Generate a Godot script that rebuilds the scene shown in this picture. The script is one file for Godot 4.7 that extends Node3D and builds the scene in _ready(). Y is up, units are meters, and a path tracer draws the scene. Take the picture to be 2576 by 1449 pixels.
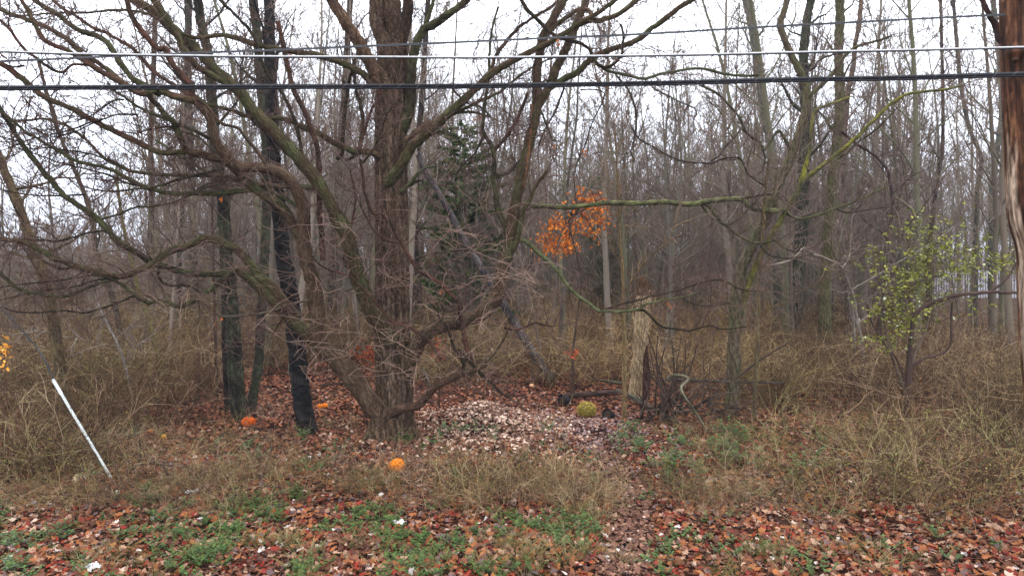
extends Node3D
# A drone's view of a leafless wood edge in late autumn: a great many-stemmed tree, overhead cables, brush, leaf litter, dumped pumpkins.
# Lens: level camera 4 m up; FOC, MIDX and HORIZON are the photograph's focal length, middle and horizon on a 2576 x 1449 grid, used to turn a sight line and a distance into a place.
const FOC := 1720.0
const MIDX := 1288.0
const HORIZON := 640.0
const EYE := 4.0

var rng := RandomNumberGenerator.new()
var rough := FastNoiseLite.new()
var patch := FastNoiseLite.new()
var used := {}
var said := {}

# ---------------------------------------------------------------- shapes
class Geo:
	var v := PackedVector3Array()
	var n := PackedVector3Array()
	var c := PackedColorArray()
	var uv := PackedVector2Array()
	var idx := PackedInt32Array()
	func tube(p: PackedVector3Array, r: PackedFloat32Array, sides: int, ca: Color, cb: Color, noise: FastNoiseLite, lump: float, closed := true) -> void:
		var count := p.size()
		if count < 2:
			return
		var t := (p[1] - p[0]).normalized()
		var a := t.cross(Vector3(0.31, 0.2, 0.93))
		if a.length() < 0.1:
			a = t.cross(Vector3(1, 0, 0))
		a = a.normalized()
		var first := v.size()
		var along := 0.0
		var per := maxf(1.0, roundf(TAU * r[0] / 0.55))
		for i in count:
			if i > 0:
				along += p[i].distance_to(p[i - 1])
			var nt := (p[mini(i + 1, count - 1)] - p[maxi(i - 1, 0)]).normalized()
			a = (a - nt * a.dot(nt)).normalized()
			var b := nt.cross(a)
			var k := float(i) / (count - 1)
			for j in sides + 1:
				var w := TAU * j / sides
				var o := a * cos(w) + b * sin(w)
				var rr := r[i]
				var m := k
				if lump > 0.0:
					var q := p[i] + o * rr
					rr *= 1.0 + lump * noise.get_noise_3d(q.x * 5.0, q.y * 5.0, q.z * 5.0)
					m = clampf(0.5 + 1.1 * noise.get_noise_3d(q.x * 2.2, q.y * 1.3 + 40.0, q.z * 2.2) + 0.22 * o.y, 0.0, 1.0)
				v.push_back(p[i] + o * rr)
				n.push_back(o)
				uv.push_back(Vector2(float(j) / sides * per, along / 0.85))
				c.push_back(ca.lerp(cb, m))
		var ring := sides + 1
		for i in count - 1:
			for j in sides:
				var q := first + i * ring + j
				idx.append_array(PackedInt32Array([q, q + ring, q + 1, q + 1, q + ring, q + ring + 1]))
		if closed:
			var tip := v.size()
			v.push_back(p[count - 1]); n.push_back(t); uv.push_back(Vector2.ZERO); c.push_back(cb)
			for j in sides:
				var q := first + (count - 1) * ring + j
				idx.append_array(PackedInt32Array([q, tip, q + 1]))
	# a fast three-sided twig
	func twig(p: PackedVector3Array, r0: float, r1: float, ca: Color, cb: Color) -> void:
		var count := p.size()
		var t := (p[count - 1] - p[0]).normalized()
		var a := t.cross(Vector3(0.37, 0.55, 0.75)).normalized()
		var b := t.cross(a)
		var o0 := a
		var o1 := a * -0.5 + b * 0.866
		var o2 := a * -0.5 - b * 0.866
		var first := v.size()
		for i in count:
			var k := float(i) / (count - 1)
			var r := lerpf(r0, r1, k)
			var col := ca.lerp(cb, k)
			v.push_back(p[i] + o0 * r); v.push_back(p[i] + o1 * r); v.push_back(p[i] + o2 * r)
			n.push_back(o0); n.push_back(o1); n.push_back(o2)
			c.push_back(col); c.push_back(col); c.push_back(col)
		for i in count - 1:
			var q := first + i * 3
			idx.append_array(PackedInt32Array([q, q + 3, q + 1, q + 1, q + 3, q + 4, q + 1, q + 4, q + 2, q + 2, q + 4, q + 5, q + 2, q + 5, q, q, q + 5, q + 3]))
	# a leaf blade: a fan round its middle, folded along the midrib
	func fan(mid: Vector3, rim: PackedVector3Array, nor: Vector3, col: Color) -> void:
		var first := v.size()
		v.push_back(mid); n.push_back(nor); c.push_back(col)
		for q in rim:
			v.push_back(q); n.push_back(nor); c.push_back(col)
		for j in rim.size():
			idx.append_array(PackedInt32Array([first, first + 1 + (j + 1) % rim.size(), first + 1 + j]))
	func mesh() -> ArrayMesh:
		var arr := []
		arr.resize(Mesh.ARRAY_MAX)
		arr[Mesh.ARRAY_VERTEX] = v
		arr[Mesh.ARRAY_NORMAL] = n
		arr[Mesh.ARRAY_COLOR] = c
		if uv.size() == v.size():
			arr[Mesh.ARRAY_TEX_UV] = uv
		arr[Mesh.ARRAY_INDEX] = idx
		var m := ArrayMesh.new()
		m.add_surface_from_arrays(Mesh.PRIMITIVE_TRIANGLES, arr)
		return m

# ---------------------------------------------------------------- places
func ground_at(x: float, z: float) -> float:
	var h := 0.10 * patch.get_noise_2d(x * 3.0, z * 3.0) + 0.05 * patch.get_noise_2d(x * 11.0 + 50.0, z * 11.0)
	h += 0.55 * exp(-(pow((x + 0.75) / 1.15, 2.0) + pow((z + 15.9) / 0.9, 2.0)))
	h += 0.16 * exp(-(pow((x - 1.9) / 1.2, 2.0) + pow((z + 15.6) / 1.1, 2.0)))
	h -= 0.07 * exp(-pow(path_gap(x, z) / 0.25, 2.0))
	return h

func path_gap(x: float, z: float) -> float:
	if z < -15.0 or z > -7.0:
		return 9.0
	var d := -z
	var c := 1.37 + (d - 8.5) * 0.25 if d < 10.5 else 1.87 + 0.1 * sin((d - 10.5) * 0.9)
	return absf(x - c)

func sight(x: float, y: float, d: float) -> Vector3:
	return Vector3((x - MIDX) / FOC * d, EYE - (y - HORIZON) / FOC * d, -d)

func on_ground(x: float, y: float) -> Vector3:
	var d := FOC * EYE / (y - HORIZON)
	for i in 3:
		d = FOC * (EYE - ground_at((x - MIDX) / FOC * d, -d)) / (y - HORIZON)
	var px := (x - MIDX) / FOC * d
	return Vector3(px, ground_at(px, -d), -d)

# ---------------------------------------------------------------- scene tree
func numbered(called: String) -> String:
	used[called] = used.get(called, -1) + 1
	return called if used[called] == 0 else "%s_%03d" % [called, used[called]]

func thing(called: String, label: String, category: String, at: Vector3, group := "") -> Node3D:
	var o := Node3D.new()
	o.name = numbered(called)
	add_child(o)
	o.position = at
	tag(o, label, category, group)
	return o

func tag(o: Node3D, label: String, category: String, group := "") -> void:
	o.set_meta("label", label)
	o.set_meta("category", category)
	if group:
		o.set_meta("group", group)

func part(called: String, m: Mesh, mat: Material, parent: Node3D, at := Vector3.ZERO) -> MeshInstance3D:
	var o := MeshInstance3D.new()
	o.mesh = m
	o.material_override = mat
	o.name = called
	o.position = at
	parent.add_child(o, true)
	return o

func alone(called: String, m: Mesh, mat: Material, kind: String) -> MeshInstance3D:
	var o := MeshInstance3D.new()
	o.mesh = m
	o.material_override = mat
	o.name = numbered(called)
	add_child(o)
	if kind:
		o.set_meta("kind", kind)
	return o

func scatter(called: String, m: Mesh, mat: Material, where: Array, tint: Array, label: String) -> void:
	var mm := MultiMesh.new()
	mm.transform_format = MultiMesh.TRANSFORM_3D
	mm.use_colors = tint.size() > 0
	mm.mesh = m
	mm.instance_count = where.size()
	for i in where.size():
		mm.set_instance_transform(i, where[i])
		if tint.size() > 0:
			mm.set_instance_color(i, tint[i])
	var o := MultiMeshInstance3D.new()
	o.multimesh = mm
	o.material_override = mat
	o.name = numbered(called)
	o.set_meta("kind", "stuff")
	tag(o, label, called.replace("_", " "))
	add_child(o)

func unique(label: String) -> String:
	said[label] = said.get(label, 0) + 1
	return label

# ---------------------------------------------------------------- materials
func plain(col: Color, roughness := 0.9) -> StandardMaterial3D:
	var m := StandardMaterial3D.new()
	m.albedo_color = col.linear_to_srgb()
	m.roughness = roughness
	m.metallic_specular = 0.2
	return m

func tinted(col := Color.WHITE, roughness := 0.9) -> StandardMaterial3D:
	var m := plain(col, roughness)
	m.vertex_color_use_as_albedo = true
	return m

func noise_texture(seed_: int, freq: float, w: int, h: int, out_w: int, out_h: int, lo: float, ridged := false) -> ImageTexture:
	var f := FastNoiseLite.new()
	f.seed = seed_
	f.frequency = freq
	f.fractal_octaves = 5
	if ridged:
		f.fractal_type = FastNoiseLite.FRACTAL_RIDGED
	var im := f.get_seamless_image(w, h)
	im.convert(Image.FORMAT_RGB8)
	im.resize(out_w, out_h, Image.INTERPOLATE_CUBIC)
	for y in out_h:
		for x in out_w:
			var k := lo + (1.0 - lo) * im.get_pixel(x, y).r
			im.set_pixel(x, y, Color(k, k, k))
	return ImageTexture.create_from_image(im)

func bark(seed_: int, across: float, along: float, deep: float, lo: float) -> StandardMaterial3D:
	# furrows that run up the stem, broken by cross cracks and fine grain; across and along set the size of a plate
	var m := tinted(Color.WHITE, 0.9)
	var f := FastNoiseLite.new()
	f.seed = seed_
	f.frequency = 0.02
	f.fractal_octaves = 3
	f.fractal_type = FastNoiseLite.FRACTAL_RIDGED
	f.domain_warp_enabled = true
	f.domain_warp_amplitude = 14.0
	f.domain_warp_frequency = 0.03
	var a := f.get_seamless_image(int(across), int(along))
	a.convert(Image.FORMAT_RGB8)
	a.resize(256, 256, Image.INTERPOLATE_CUBIC)
	f.domain_warp_enabled = false
	f.fractal_type = FastNoiseLite.FRACTAL_FBM
	f.fractal_octaves = 5
	f.frequency = 0.035
	f.seed = seed_ + 1
	var b := f.get_seamless_image(256, 256)
	var im := Image.create(256, 256, false, Image.FORMAT_RGB8)
	for y in 256:
		for x in 256:
			var k := clampf(1.25 - a.get_pixel(x, y).r * 0.95, 0.0, 1.0)
			var g := b.get_pixel(x, y).r
			k = clampf(k * (0.55 + 0.75 * g), 0.0, 1.0)
			k = lo + (1.0 - lo) * k
			im.set_pixel(x, y, Color(k, k, k))
	var t := ImageTexture.create_from_image(im)
	m.albedo_texture = t
	m.heightmap_enabled = true
	m.heightmap_texture = t
	m.heightmap_scale = deep
	return m

# ---------------------------------------------------------------- growing wood
func smooth_line(pts: PackedVector3Array, step: float) -> PackedVector3Array:
	var out := PackedVector3Array()
	var count := pts.size()
	for i in count - 1:
		var a := pts[maxi(i - 1, 0)]
		var b := pts[i]
		var c := pts[i + 1]
		var d := pts[mini(i + 2, count - 1)]
		var cuts := maxi(1, int(ceil(b.distance_to(c) / step)))
		for k in cuts:
			out.push_back(b.cubic_interpolate(c, a, d, float(k) / cuts))
	out.push_back(pts[count - 1])
	return out

func wander(at: Vector3, dir: Vector3, long: float, cuts: int, kink: float, lift: float) -> PackedVector3Array:
	var p := PackedVector3Array([at])
	var d := dir.normalized()
	var q := at
	for i in cuts:
		d = (d + Vector3(rng.randfn(), rng.randfn(), rng.randfn()) * kink + Vector3(0, lift, 0)).normalized()
		q += d * (long / cuts)
		p.push_back(q)
	return p

# a twig with its side twigs
func sprig(g: Geo, at: Vector3, dir: Vector3, long: float, r: float, level: int, kink: float, lift: float, ca: Color, cb: Color, each := 4) -> void:
	var p := wander(at, dir, long, 4 if level > 0 else 3, kink, lift)
	g.twig(p, r, r * (0.55 if level > 0 else 0.4), ca, cb)
	if level <= 0:
		return
	for i in each:
		var s := rng.randi_range(1, p.size() - 1)
		var d := (p[s] - p[s - 1]).normalized()
		var side := d.cross(Vector3(rng.randfn(), rng.randfn(), rng.randfn())).normalized()
		sprig(g, p[s].lerp(p[s - 1], rng.randf()), d * 0.75 + side * rng.randf_range(0.5, 1.0), long * rng.randf_range(0.3, 0.6), r * 0.6, level - 1, kink, lift, ca.lerp(cb, 0.5), cb, maxi(2, each - 1))

# twigs along a limb
func twigs_along(g: Geo, p: PackedVector3Array, every: float, long: float, r: float, ca: Color, cb: Color, from := 0.15, level := 1, lift := 0.04, each := 4, kink := 0.22) -> void:
	var total := 0.0
	for i in p.size() - 1:
		total += p[i].distance_to(p[i + 1])
	var run := 0.0
	var next := total * from
	for i in p.size() - 1:
		var step := p[i].distance_to(p[i + 1])
		while next < run + step:
			var d := (p[i + 1] - p[i]).normalized()
			var side := d.cross(Vector3(rng.randfn(), rng.randfn(), rng.randfn())).normalized()
			var k := rng.randf_range(0.45, 1.2)
			sprig(g, p[i].lerp(p[i + 1], (next - run) / step), d * rng.randf_range(0.2, 1.0) + side + Vector3(0, 0.25, 0), long * k, r * k, level, kink, lift, ca, cb, each)
			next += every * rng.randf_range(0.5, 1.5)
		run += step
	sprig(g, p[p.size() - 1], p[p.size() - 1] - p[p.size() - 2], long, r, level, kink, lift, ca, cb, each)

# a whole leafless tree: trunk geometry and crown geometry
func grow_tree(trunk: Geo, crown: Geo, tall: float, r: float, ca: Color, cb: Color, first: float, boughs: int, spread: float, steep: float, twig: Color, fine := 6) -> void:
	var p := wander(Vector3(0, -0.15, 0), Vector3(rng.randfn() * 0.05, 1, rng.randfn() * 0.05), tall, 12, 0.045, 0.03)
	var rr := PackedFloat32Array()
	for i in p.size():
		var k := float(i) / (p.size() - 1)
		rr.push_back(r * (1.0 - 0.86 * pow(k, 0.9)) * (1.0 + 0.45 * exp(-k * 40.0)))
	trunk.tube(p, rr, 7, ca, cb, rough, 0.1)
	for b in boughs:
		var k := first + (1.0 - first) * (b + rng.randf()) / boughs
		var fi := k * 12.0
		var i := mini(int(fi), 11)
		var at := p[i].lerp(p[i + 1], fi - i)
		var turn := b * 2.4 + rng.randf()
		var long := tall * spread * (1.15 - 0.8 * k) * rng.randf_range(0.6, 1.25)
		var d := Vector3(cos(turn), steep + rng.randf_range(-0.3, 0.5), sin(turn))
		var q := wander(at, d, long, 7, 0.14, 0.07)
		var br := lerpf(rr[i], rr[i + 1], fi - i) * rng.randf_range(0.3, 0.5)
		var r2 := PackedFloat32Array()
		for j in q.size():
			r2.push_back(br * (1.0 - 0.85 * j / 7.0))
		crown.tube(q, r2, 4, ca, cb, rough, 0.05, false)
		for s in fine:
			var j := rng.randi_range(1, 6)
			var dd := (q[j + 1] - q[j]).normalized()
			var side := dd.cross(Vector3(rng.randfn(), rng.randfn(), rng.randfn())).normalized()
			sprig(crown, q[j].lerp(q[j + 1], rng.randf()), dd + side * 0.8 + Vector3(0, 0.3, 0), long * rng.randf_range(0.25, 0.55), maxf(br * 0.3, 0.0135), 2, 0.16, 0.06, ca.lerp(twig, 0.5), twig, 3)
		sprig(crown, q[7], q[7] - q[6], long * 0.3, maxf(br * 0.2, 0.013), 1, 0.16, 0.06, twig, twig, 3)

# a traced tree: its limbs are drawn by sight lines; a limb starts at the depth of the nearest limb that the tree already has
class Traced:
	var root: Node3D
	var twigs := Geo.new()
	var px := PackedVector3Array()   # x, y on the photo's grid and depth of every point so far
	var lines := []

func limb(t: Traced, called: String, mat: Material, pts: Array, w0: float, w1: float, reach: float, ca: Color, cb: Color, depth := 0.0, bulge := 0.0) -> PackedVector3Array:
	var count: int = pts.size() / 2
	var d0 := depth
	if d0 == 0.0:
		var best := 1e9
		for q in t.px:
			var gap := Vector2(q.x - pts[0], q.y - pts[1]).length()
			if gap < best:
				best = gap
				d0 = q.z
	var line := PackedVector3Array()
	for i in count:
		var k := float(i) / (count - 1)
		var d := d0 + reach * k + bulge * sin(PI * k)
		line.push_back(sight(pts[i * 2], pts[i * 2 + 1], d) - t.root.position)
		t.px.push_back(Vector3(pts[i * 2], pts[i * 2 + 1], d))
		if i + 1 < count:
			t.px.push_back(Vector3((pts[i * 2] + pts[i * 2 + 2]) * 0.5, (pts[i * 2 + 1] + pts[i * 2 + 3]) * 0.5, d))
	var p := smooth_line(line, 0.09 if w0 < 40.0 else 0.07)
	var r := PackedFloat32Array()
	for i in p.size():
		var k := float(i) / (p.size() - 1)
		var knobby := 1.0 + 0.16 * rough.get_noise_2d(i * 0.13 + pts[0], pts[1])
		r.push_back(lerpf(w0, w1, pow(k, 0.85)) * 0.5 * (d0 + reach * k) / FOC * knobby)
	for i in range(1, p.size() - 1):
		p[i] += Vector3(rough.get_noise_3dv(p[i] * 6.0), rough.get_noise_3dv(p[i] * 6.0 + Vector3(70, 0, 0)), 0) * minf(r[i] * 0.8, 0.02)
	var g := Geo.new()
	var sides := 5 if w0 < 8.0 else 7 if w0 < 16.0 else 11 if w0 < 30.0 else 16
	g.tube(p, r, sides, ca, cb, rough, 0.2)
	part(called, g.mesh(), mat, t.root)
	t.lines.append([p, w0])
	return p

func near_depth(t: Traced, x: float, y: float) -> float:
	var best := 1e9
	var d := 0.0
	for q in t.px:
		var gap := Vector2(q.x - x, q.y - y).length()
		if gap < best:
			best = gap
			d = q.z
	return d

func traced(called: String, label: String, category: String, base: Vector3) -> Traced:
	var t := Traced.new()
	t.root = thing(called, label, category, base)
	return t

func _ready():
	# ---------------- camera, sky, sun, exposure
	var cam := Camera3D.new()
	cam.name = "camera"
	cam.projection = Camera3D.PROJECTION_FRUSTUM
	cam.near = 0.05
	cam.far = 900.0
	cam.size = 2.0 * 0.05 * 724.5 / FOC
	cam.frustum_offset = Vector2(0, -0.05 * (724.5 - HORIZON) / FOC)
	cam.position = Vector3(0, EYE, 0)
	add_child(cam)
	cam.current = true
	var sky_mat := ProceduralSkyMaterial.new()
	sky_mat.sky_top_color = Color(0.99, 0.985, 0.985)
	sky_mat.sky_horizon_color = Color(0.615, 0.64, 0.69)
	sky_mat.sky_curve = 1.0   # an overcast sky: the zenith nearly three times as bright as the horizon
	sky_mat.ground_bottom_color = Color(0.30, 0.24, 0.20)
	sky_mat.ground_horizon_color = Color(0.45, 0.44, 0.44)
	sky_mat.sky_energy_multiplier = 1.9
	var env := Environment.new()
	env.background_mode = Environment.BG_SKY
	env.sky = Sky.new()
	env.sky.sky_material = sky_mat
	env.tonemap_mode = Environment.TONE_MAPPER_LINEAR
	env.tonemap_exposure = 1.3
	env.sdfgi_enabled = true
	env.ssao_enabled = true
	env.ssil_enabled = true
	env.fog_enabled = true
	env.fog_density = 0.0005
	env.fog_light_color = Color(0.90, 0.92, 0.98)
	var world := WorldEnvironment.new()
	world.name = "world"
	world.environment = env
	add_child(world)
	var sun := DirectionalLight3D.new()
	sun.name = "sun"
	sun.light_energy = 0.35
	sun.light_angular_distance = 25.0
	sun.light_color = Color(1.0, 0.98, 0.95)
	sun.shadow_enabled = true
	sun.rotation_degrees = Vector3(-62, -25, 0)
	add_child(sun)

	rng.seed = 20
	rough.seed = 4
	rough.frequency = 1.0
	rough.fractal_octaves = 3
	patch.seed = 9
	patch.frequency = 0.1
	patch.fractal_octaves = 3

	build_ground()
	var great := build_great_tree()
	build_mossy_tree()
	build_standing_trees()
	build_roadside()
	build_forest(great)
	build_brush()
	build_litter()
	build_small_things()

# ---------------------------------------------------------------- ground
func build_ground() -> void:
	var xs := PackedFloat32Array()
	var zs := PackedFloat32Array()
	var x := -14.0
	while x <= 14.01:
		xs.push_back(x)
		x += 0.2
	for k in [20.0, 30.0, 45.0, 70.0, 110.0, 180.0, 320.0]:
		xs.insert(0, -k)
		xs.push_back(k)
	var z := 6.0
	while z > -420.0:
		zs.push_back(z)
		z -= 0.2 if z > -26.0 else 1.5 if z > -60.0 else 20.0
	var g := Geo.new()
	for zz in zs:
		for xx in xs:
			var h := ground_at(xx, zz)
			g.v.push_back(Vector3(xx, h, zz))
			var e := 0.1
			g.n.push_back(Vector3(h - ground_at(xx + e, zz), e, h - ground_at(xx, zz + e)).normalized())
			var m := clampf(0.5 + patch.get_noise_2d(xx * 2.0, zz * 2.0), 0.0, 1.0)
			var far := clampf((-zz - 20.0) / 14.0, 0.0, 1.0)
			var near := Color(0.085, 0.042, 0.03).lerp(Color(0.14, 0.062, 0.038), m)
			g.c.push_back(near.lerp(Color(0.13, 0.085, 0.05).lerp(Color(0.17, 0.085, 0.05), m), far))
	var w := xs.size()
	for i in zs.size() - 1:
		for j in w - 1:
			var q := i * w + j
			g.idx.append_array(PackedInt32Array([q, q + w, q + 1, q + 1, q + w, q + w + 1]))
	var mat := tinted(Color.WHITE, 0.95)
	mat.albedo_texture = noise_texture(31, 0.05, 512, 512, 512, 512, 0.25)
	mat.uv1_triplanar = true
	mat.uv1_world_triplanar = true
	mat.uv1_scale = Vector3(0.8, 0.8, 0.8)
	alone("ground", g.mesh(), mat, "structure")

# ---------------------------------------------------------------- the great tree
func build_great_tree() -> Traced:
	var furrowed := bark(7, 256, 140, 2.6, 0.3)
	var ridged := bark(12, 170, 110, 1.3, 0.4)
	var mossy := bark(18, 128, 128, 0.9, 0.45)
	var brown := Color(0.10, 0.062, 0.040)
	var grey := Color(0.15, 0.105, 0.072)
	var olive := Color(0.088, 0.092, 0.042)
	var dark := Color(0.042, 0.032, 0.023)
	var red := Color(0.13, 0.062, 0.045)
	var base := on_ground(984, 1106)
	var t := traced("great_tree", "huge many-stemmed leafless tree with thick furrowed trunk and sweeping mossy limbs", "tree", base)
	var D := -base.z
	# trunk: furrowed all round, with a flared foot
	var spine := PackedVector3Array()
	for q in [[984, 1130], [984, 1095], [986, 1050], [990, 990], [990, 920], [988, 850], [987, 780], [987, 700], [986, 620], [985, 540], [984, 450], [984, 367], [984, 290], [985, 220], [988, 160], [990, 110]]:
		spine.push_back(sight(q[0], q[1], D) - base)
		t.px.push_back(Vector3(q[0], q[1], D - 0.25))
	spine = smooth_line(spine, 0.055)
	var g := Geo.new()
	var sides := 110
	for i in spine.size():
		var y := spine[i].y
		var k := clampf(y / 8.6, 0.0, 1.0)
		var r := lerpf(0.385, 0.33, k) + 0.13 * exp(-maxf(y - 0.1, 0.0) * 1.6)
		for j in sides + 1:
			var w := TAU * j / sides
			var wave := w * 1.0
			var fur := 1.0 - absf(rough.get_noise_3d(cos(wave) * 7.0, y * 1.1, sin(wave) * 7.0)) * 2.6
			var fine := rough.get_noise_3d(cos(w) * 11.0, y * 3.2, sin(w) * 11.0)
			var rr := r + 0.026 * (fur - 0.6) + 0.012 * fine + 0.03 * rough.get_noise_3d(o_(w).x * 1.5, y * 0.5, o_(w).z * 1.5)
			rr += 0.10 * exp(-y * 2.2) * (0.4 + sin(w * 5.0 + 1.0)) if y > -0.2 else 0.12
			var o := Vector3(cos(w), 0, sin(w))
			g.v.push_back(spine[i] + o * rr)
			g.n.push_back(o)
			g.uv.push_back(Vector2(j * 5.0 / sides, y / 1.0))
			var m := clampf(0.45 + 0.9 * rough.get_noise_3d(o.x * 1.4, y * 0.6, o.z * 1.4), 0.0, 1.0)
			var col := brown.lerp(grey, m)
			col = col.lerp(Color(0.06, 0.042, 0.03), clampf(0.8 - fur * 1.1, 0.0, 0.7))
			if rough.get_noise_3d(o.x * 2.4 + 9.0, y * 0.3, o.z * 2.4) > 0.30:
				col = col.lerp(Color(0.28, 0.2, 0.14), 0.5)
			g.c.push_back(col)
	for i in spine.size() - 1:
		for j in sides:
			var q := i * (sides + 1) + j
			g.idx.append_array(PackedInt32Array([q, q + sides + 1, q + 1, q + 1, q + sides + 1, q + sides + 2]))
	fix_normals(g)
	part("trunk", g.mesh(), furrowed, t.root)
	# the fork at the trunk's top
	limb(t, "limb", furrowed, [975, 165, 964, 100, 950, 67, 944, 0, 940, -60, 930, -160], 44, 26, 0.1, brown, grey, D)
	limb(t, "limb", furrowed, [990, 160, 994, 100, 986, 50, 984, 0, 984, -60, 990, -180], 60, 28, 0.2, brown, grey, D + 0.15)
	limb(t, "limb", furrowed, [1000, 165, 1010, 110, 1020, 67, 1027, 0, 1030, -60], 34, 22, -0.2, dark, brown, D - 0.1)
	limb(t, "limb", ridged, [1008, 330, 1028, 283, 1034, 200, 1037, 150, 1047, 113, 1066, 73, 1087, 65, 1117, 43, 1154, 17, 1172, 0, 1215, -50], 30, 15, -0.4, dark, olive, D - 0.1)
	limb(t, "branch", ridged, [1062, 78, 1077, 40, 1090, 0, 1100, -50], 12, 8, 0.2, dark, olive)
	limb(t, "limb", furrowed, [985, 232, 968, 207, 940, 173, 920, 140, 900, 103, 877, 70, 854, 33, 834, 0, 810, -50], 38, 24, -0.7, Color(0.11, 0.07, 0.045), Color(0.30, 0.19, 0.12), D - 0.15)
	limb(t, "limb", mossy, [965, 225, 934, 207, 917, 190, 887, 170, 847, 153, 804, 140, 754, 132, 700, 123, 650, 115, 617, 103, 583, 93, 550, 88, 500, 95, 473, 90, 430, 78], 20, 9, -1.5, olive, brown)
	limb(t, "limb", mossy, [965, 395, 927, 383, 887, 380, 837, 357, 804, 337, 764, 323, 727, 303, 683, 297, 633, 297, 583, 277, 540, 267, 517, 260, 490, 240], 18, 8, -1.2, olive, brown)
	# right limb and its forks
	limb(t, "limb", ridged, [975, 462, 997, 430, 1017, 400, 1037, 367, 1064, 343, 1104, 307, 1137, 277, 1174, 243, 1207, 213, 1234, 187, 1270, 163, 1320, 137, 1374, 110, 1420, 83, 1457, 60, 1510, 28, 1560, -10], 30, 10, -1.2, olive, brown, D - 0.3)
	limb(t, "limb", ridged, [1008, 372, 1025, 353, 1050, 332, 1085, 306], 24, 16, -0.1, grey, grey, D - 0.1)
	limb(t, "branch", mossy, [1130, 290, 1170, 273, 1207, 253, 1254, 233, 1294, 200, 1327, 177, 1377, 150, 1430, 138], 10, 4, 0.4, olive, grey)
	limb(t, "branch", mossy, [1150, 283, 1180, 281, 1215, 288, 1245, 300], 9, 4, 0.6, olive, grey)
	limb(t, "branch", ridged, [1232, 192, 1247, 140, 1274, 103, 1304, 70, 1347, 40, 1384, 20, 1415, -12], 11, 7, 0.5, dark, brown)
	limb(t, "branch", ridged, [1134, 216, 1154, 243, 1180, 262, 1205, 268, 1232, 290], 6, 4, -0.4, dark, dark)
	# the limb that leaves the trunk's front at breast height and sweeps to the upper left
	limb(t, "limb", ridged, [985, 862, 970, 838, 954, 812, 937, 789, 914, 739, 900, 696, 889, 656, 880, 616, 867, 579, 847, 546, 827, 506, 797, 456, 767, 417, 727, 373, 700, 343, 667, 307, 633, 273, 610, 240, 567, 200, 533, 167, 500, 133, 467, 100, 433, 73, 400, 43, 373, 20, 333, 0, 300, -25, 250, -60], 44, 18, -1.0, brown, olive, D - 0.35, -0.4)
	limb(t, "limb", ridged, [610, 235, 583, 217, 550, 199, 520, 183, 490, 163, 473, 143, 457, 120, 445, 90, 428, 60, 408, 30, 382, -5, 360, -50], 18, 16, -0.6, brown, olive)
	# the great left limb
	limb(t, "limb", ridged, [990, 1085, 960, 1048, 930, 1010, 895, 962, 860, 918, 830, 892, 812, 872, 800, 840, 795, 780, 787, 712, 777, 680, 767, 640, 763, 602, 763, 562, 763, 529, 757, 505, 740, 470, 717, 443, 683, 425, 633, 420, 600, 420, 577, 400, 553, 373, 540, 347, 533, 317, 520, 287, 500, 263, 487, 247], 58, 19, -2.2, brown, Color(0.15, 0.105, 0.07), D - 0.05)
	limb(t, "limb", ridged, [814, 876, 777, 846, 747, 818, 717, 789, 690, 762, 667, 739, 640, 712, 617, 692, 597, 681], 34, 22, -0.5, brown, olive)
	limb(t, "knot", ridged, [722, 796, 714, 786, 711, 778], 16, 13, -0.25, dark, brown)
	limb(t, "branch", mossy, [600, 684, 583, 686, 557, 704, 533, 726, 500, 749, 467, 766, 440, 769, 417, 756, 393, 756, 373, 762, 350, 752, 320, 729, 293, 709, 262, 697, 230, 690], 16, 6, -0.8, dark, olive)
	limb(t, "limb", mossy, [600, 682, 560, 689, 520, 689, 467, 686, 417, 672, 377, 659, 353, 642, 317, 622, 290, 602, 263, 572, 233, 542, 200, 519, 160, 492, 130, 459, 103, 425, 83, 400, 60, 370, 33, 330, 20, 307, 0, 277, -40, 215], 18, 12, -1.4, dark, olive)
	limb(t, "limb", mossy, [742, 800, 717, 766, 683, 722, 650, 696, 633, 669, 600, 632, 573, 616, 547, 604, 513, 599, 487, 611, 455, 622, 423, 632, 377, 666, 333, 686, 300, 696, 253, 686, 213, 676, 177, 665, 140, 652, 93, 625, 67, 612, 33, 606, -30, 595, -70, 590], 26, 11, -1.6, brown, olive)
	limb(t, "limb", mossy, [765, 615, 740, 572, 717, 532, 687, 506, 653, 486, 627, 462, 600, 437, 570, 410, 533, 396, 500, 387, 467, 377, 460, 360, 443, 327, 430, 303, 413, 287, 393, 263, 377, 247, 366, 225], 30, 12, -1.3, brown, olive)
	limb(t, "limb", mossy, [470, 380, 433, 384, 400, 383, 367, 370, 333, 353, 300, 337, 267, 320, 233, 303, 207, 290, 180, 273, 147, 260, 117, 247, 90, 230, 67, 210, 43, 190, 17, 170, -10, 155, -60, 130], 14, 15, -0.7, olive, red)
	limb(t, "limb", mossy, [487, 250, 480, 233, 480, 210, 463, 197, 447, 177, 430, 157, 420, 133, 413, 120, 397, 123, 383, 110, 370, 93, 350, 73, 337, 53, 327, 33, 317, 0, 308, -40], 17, 12, -0.4, dark, red)
	limb(t, "limb", mossy, [490, 252, 467, 249, 433, 240, 410, 230, 397, 217, 383, 229, 363, 235, 340, 230, 320, 217, 293, 200, 267, 187, 247, 177, 217, 157, 190, 140, 160, 123, 133, 113, 107, 97, 90, 70, 80, 47, 67, 20, 53, 0, 38, -35], 20, 9, -0.9, olive, red)
	# upper left boughs
	limb(t, "branch", mossy, [400, 238, 367, 217, 333, 200, 317, 180, 300, 157, 283, 127, 260, 100, 233, 87, 200, 77, 173, 60, 150, 40, 127, 27, 100, 10, 70, -10], 16, 11, 0.5, dark, olive)
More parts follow.
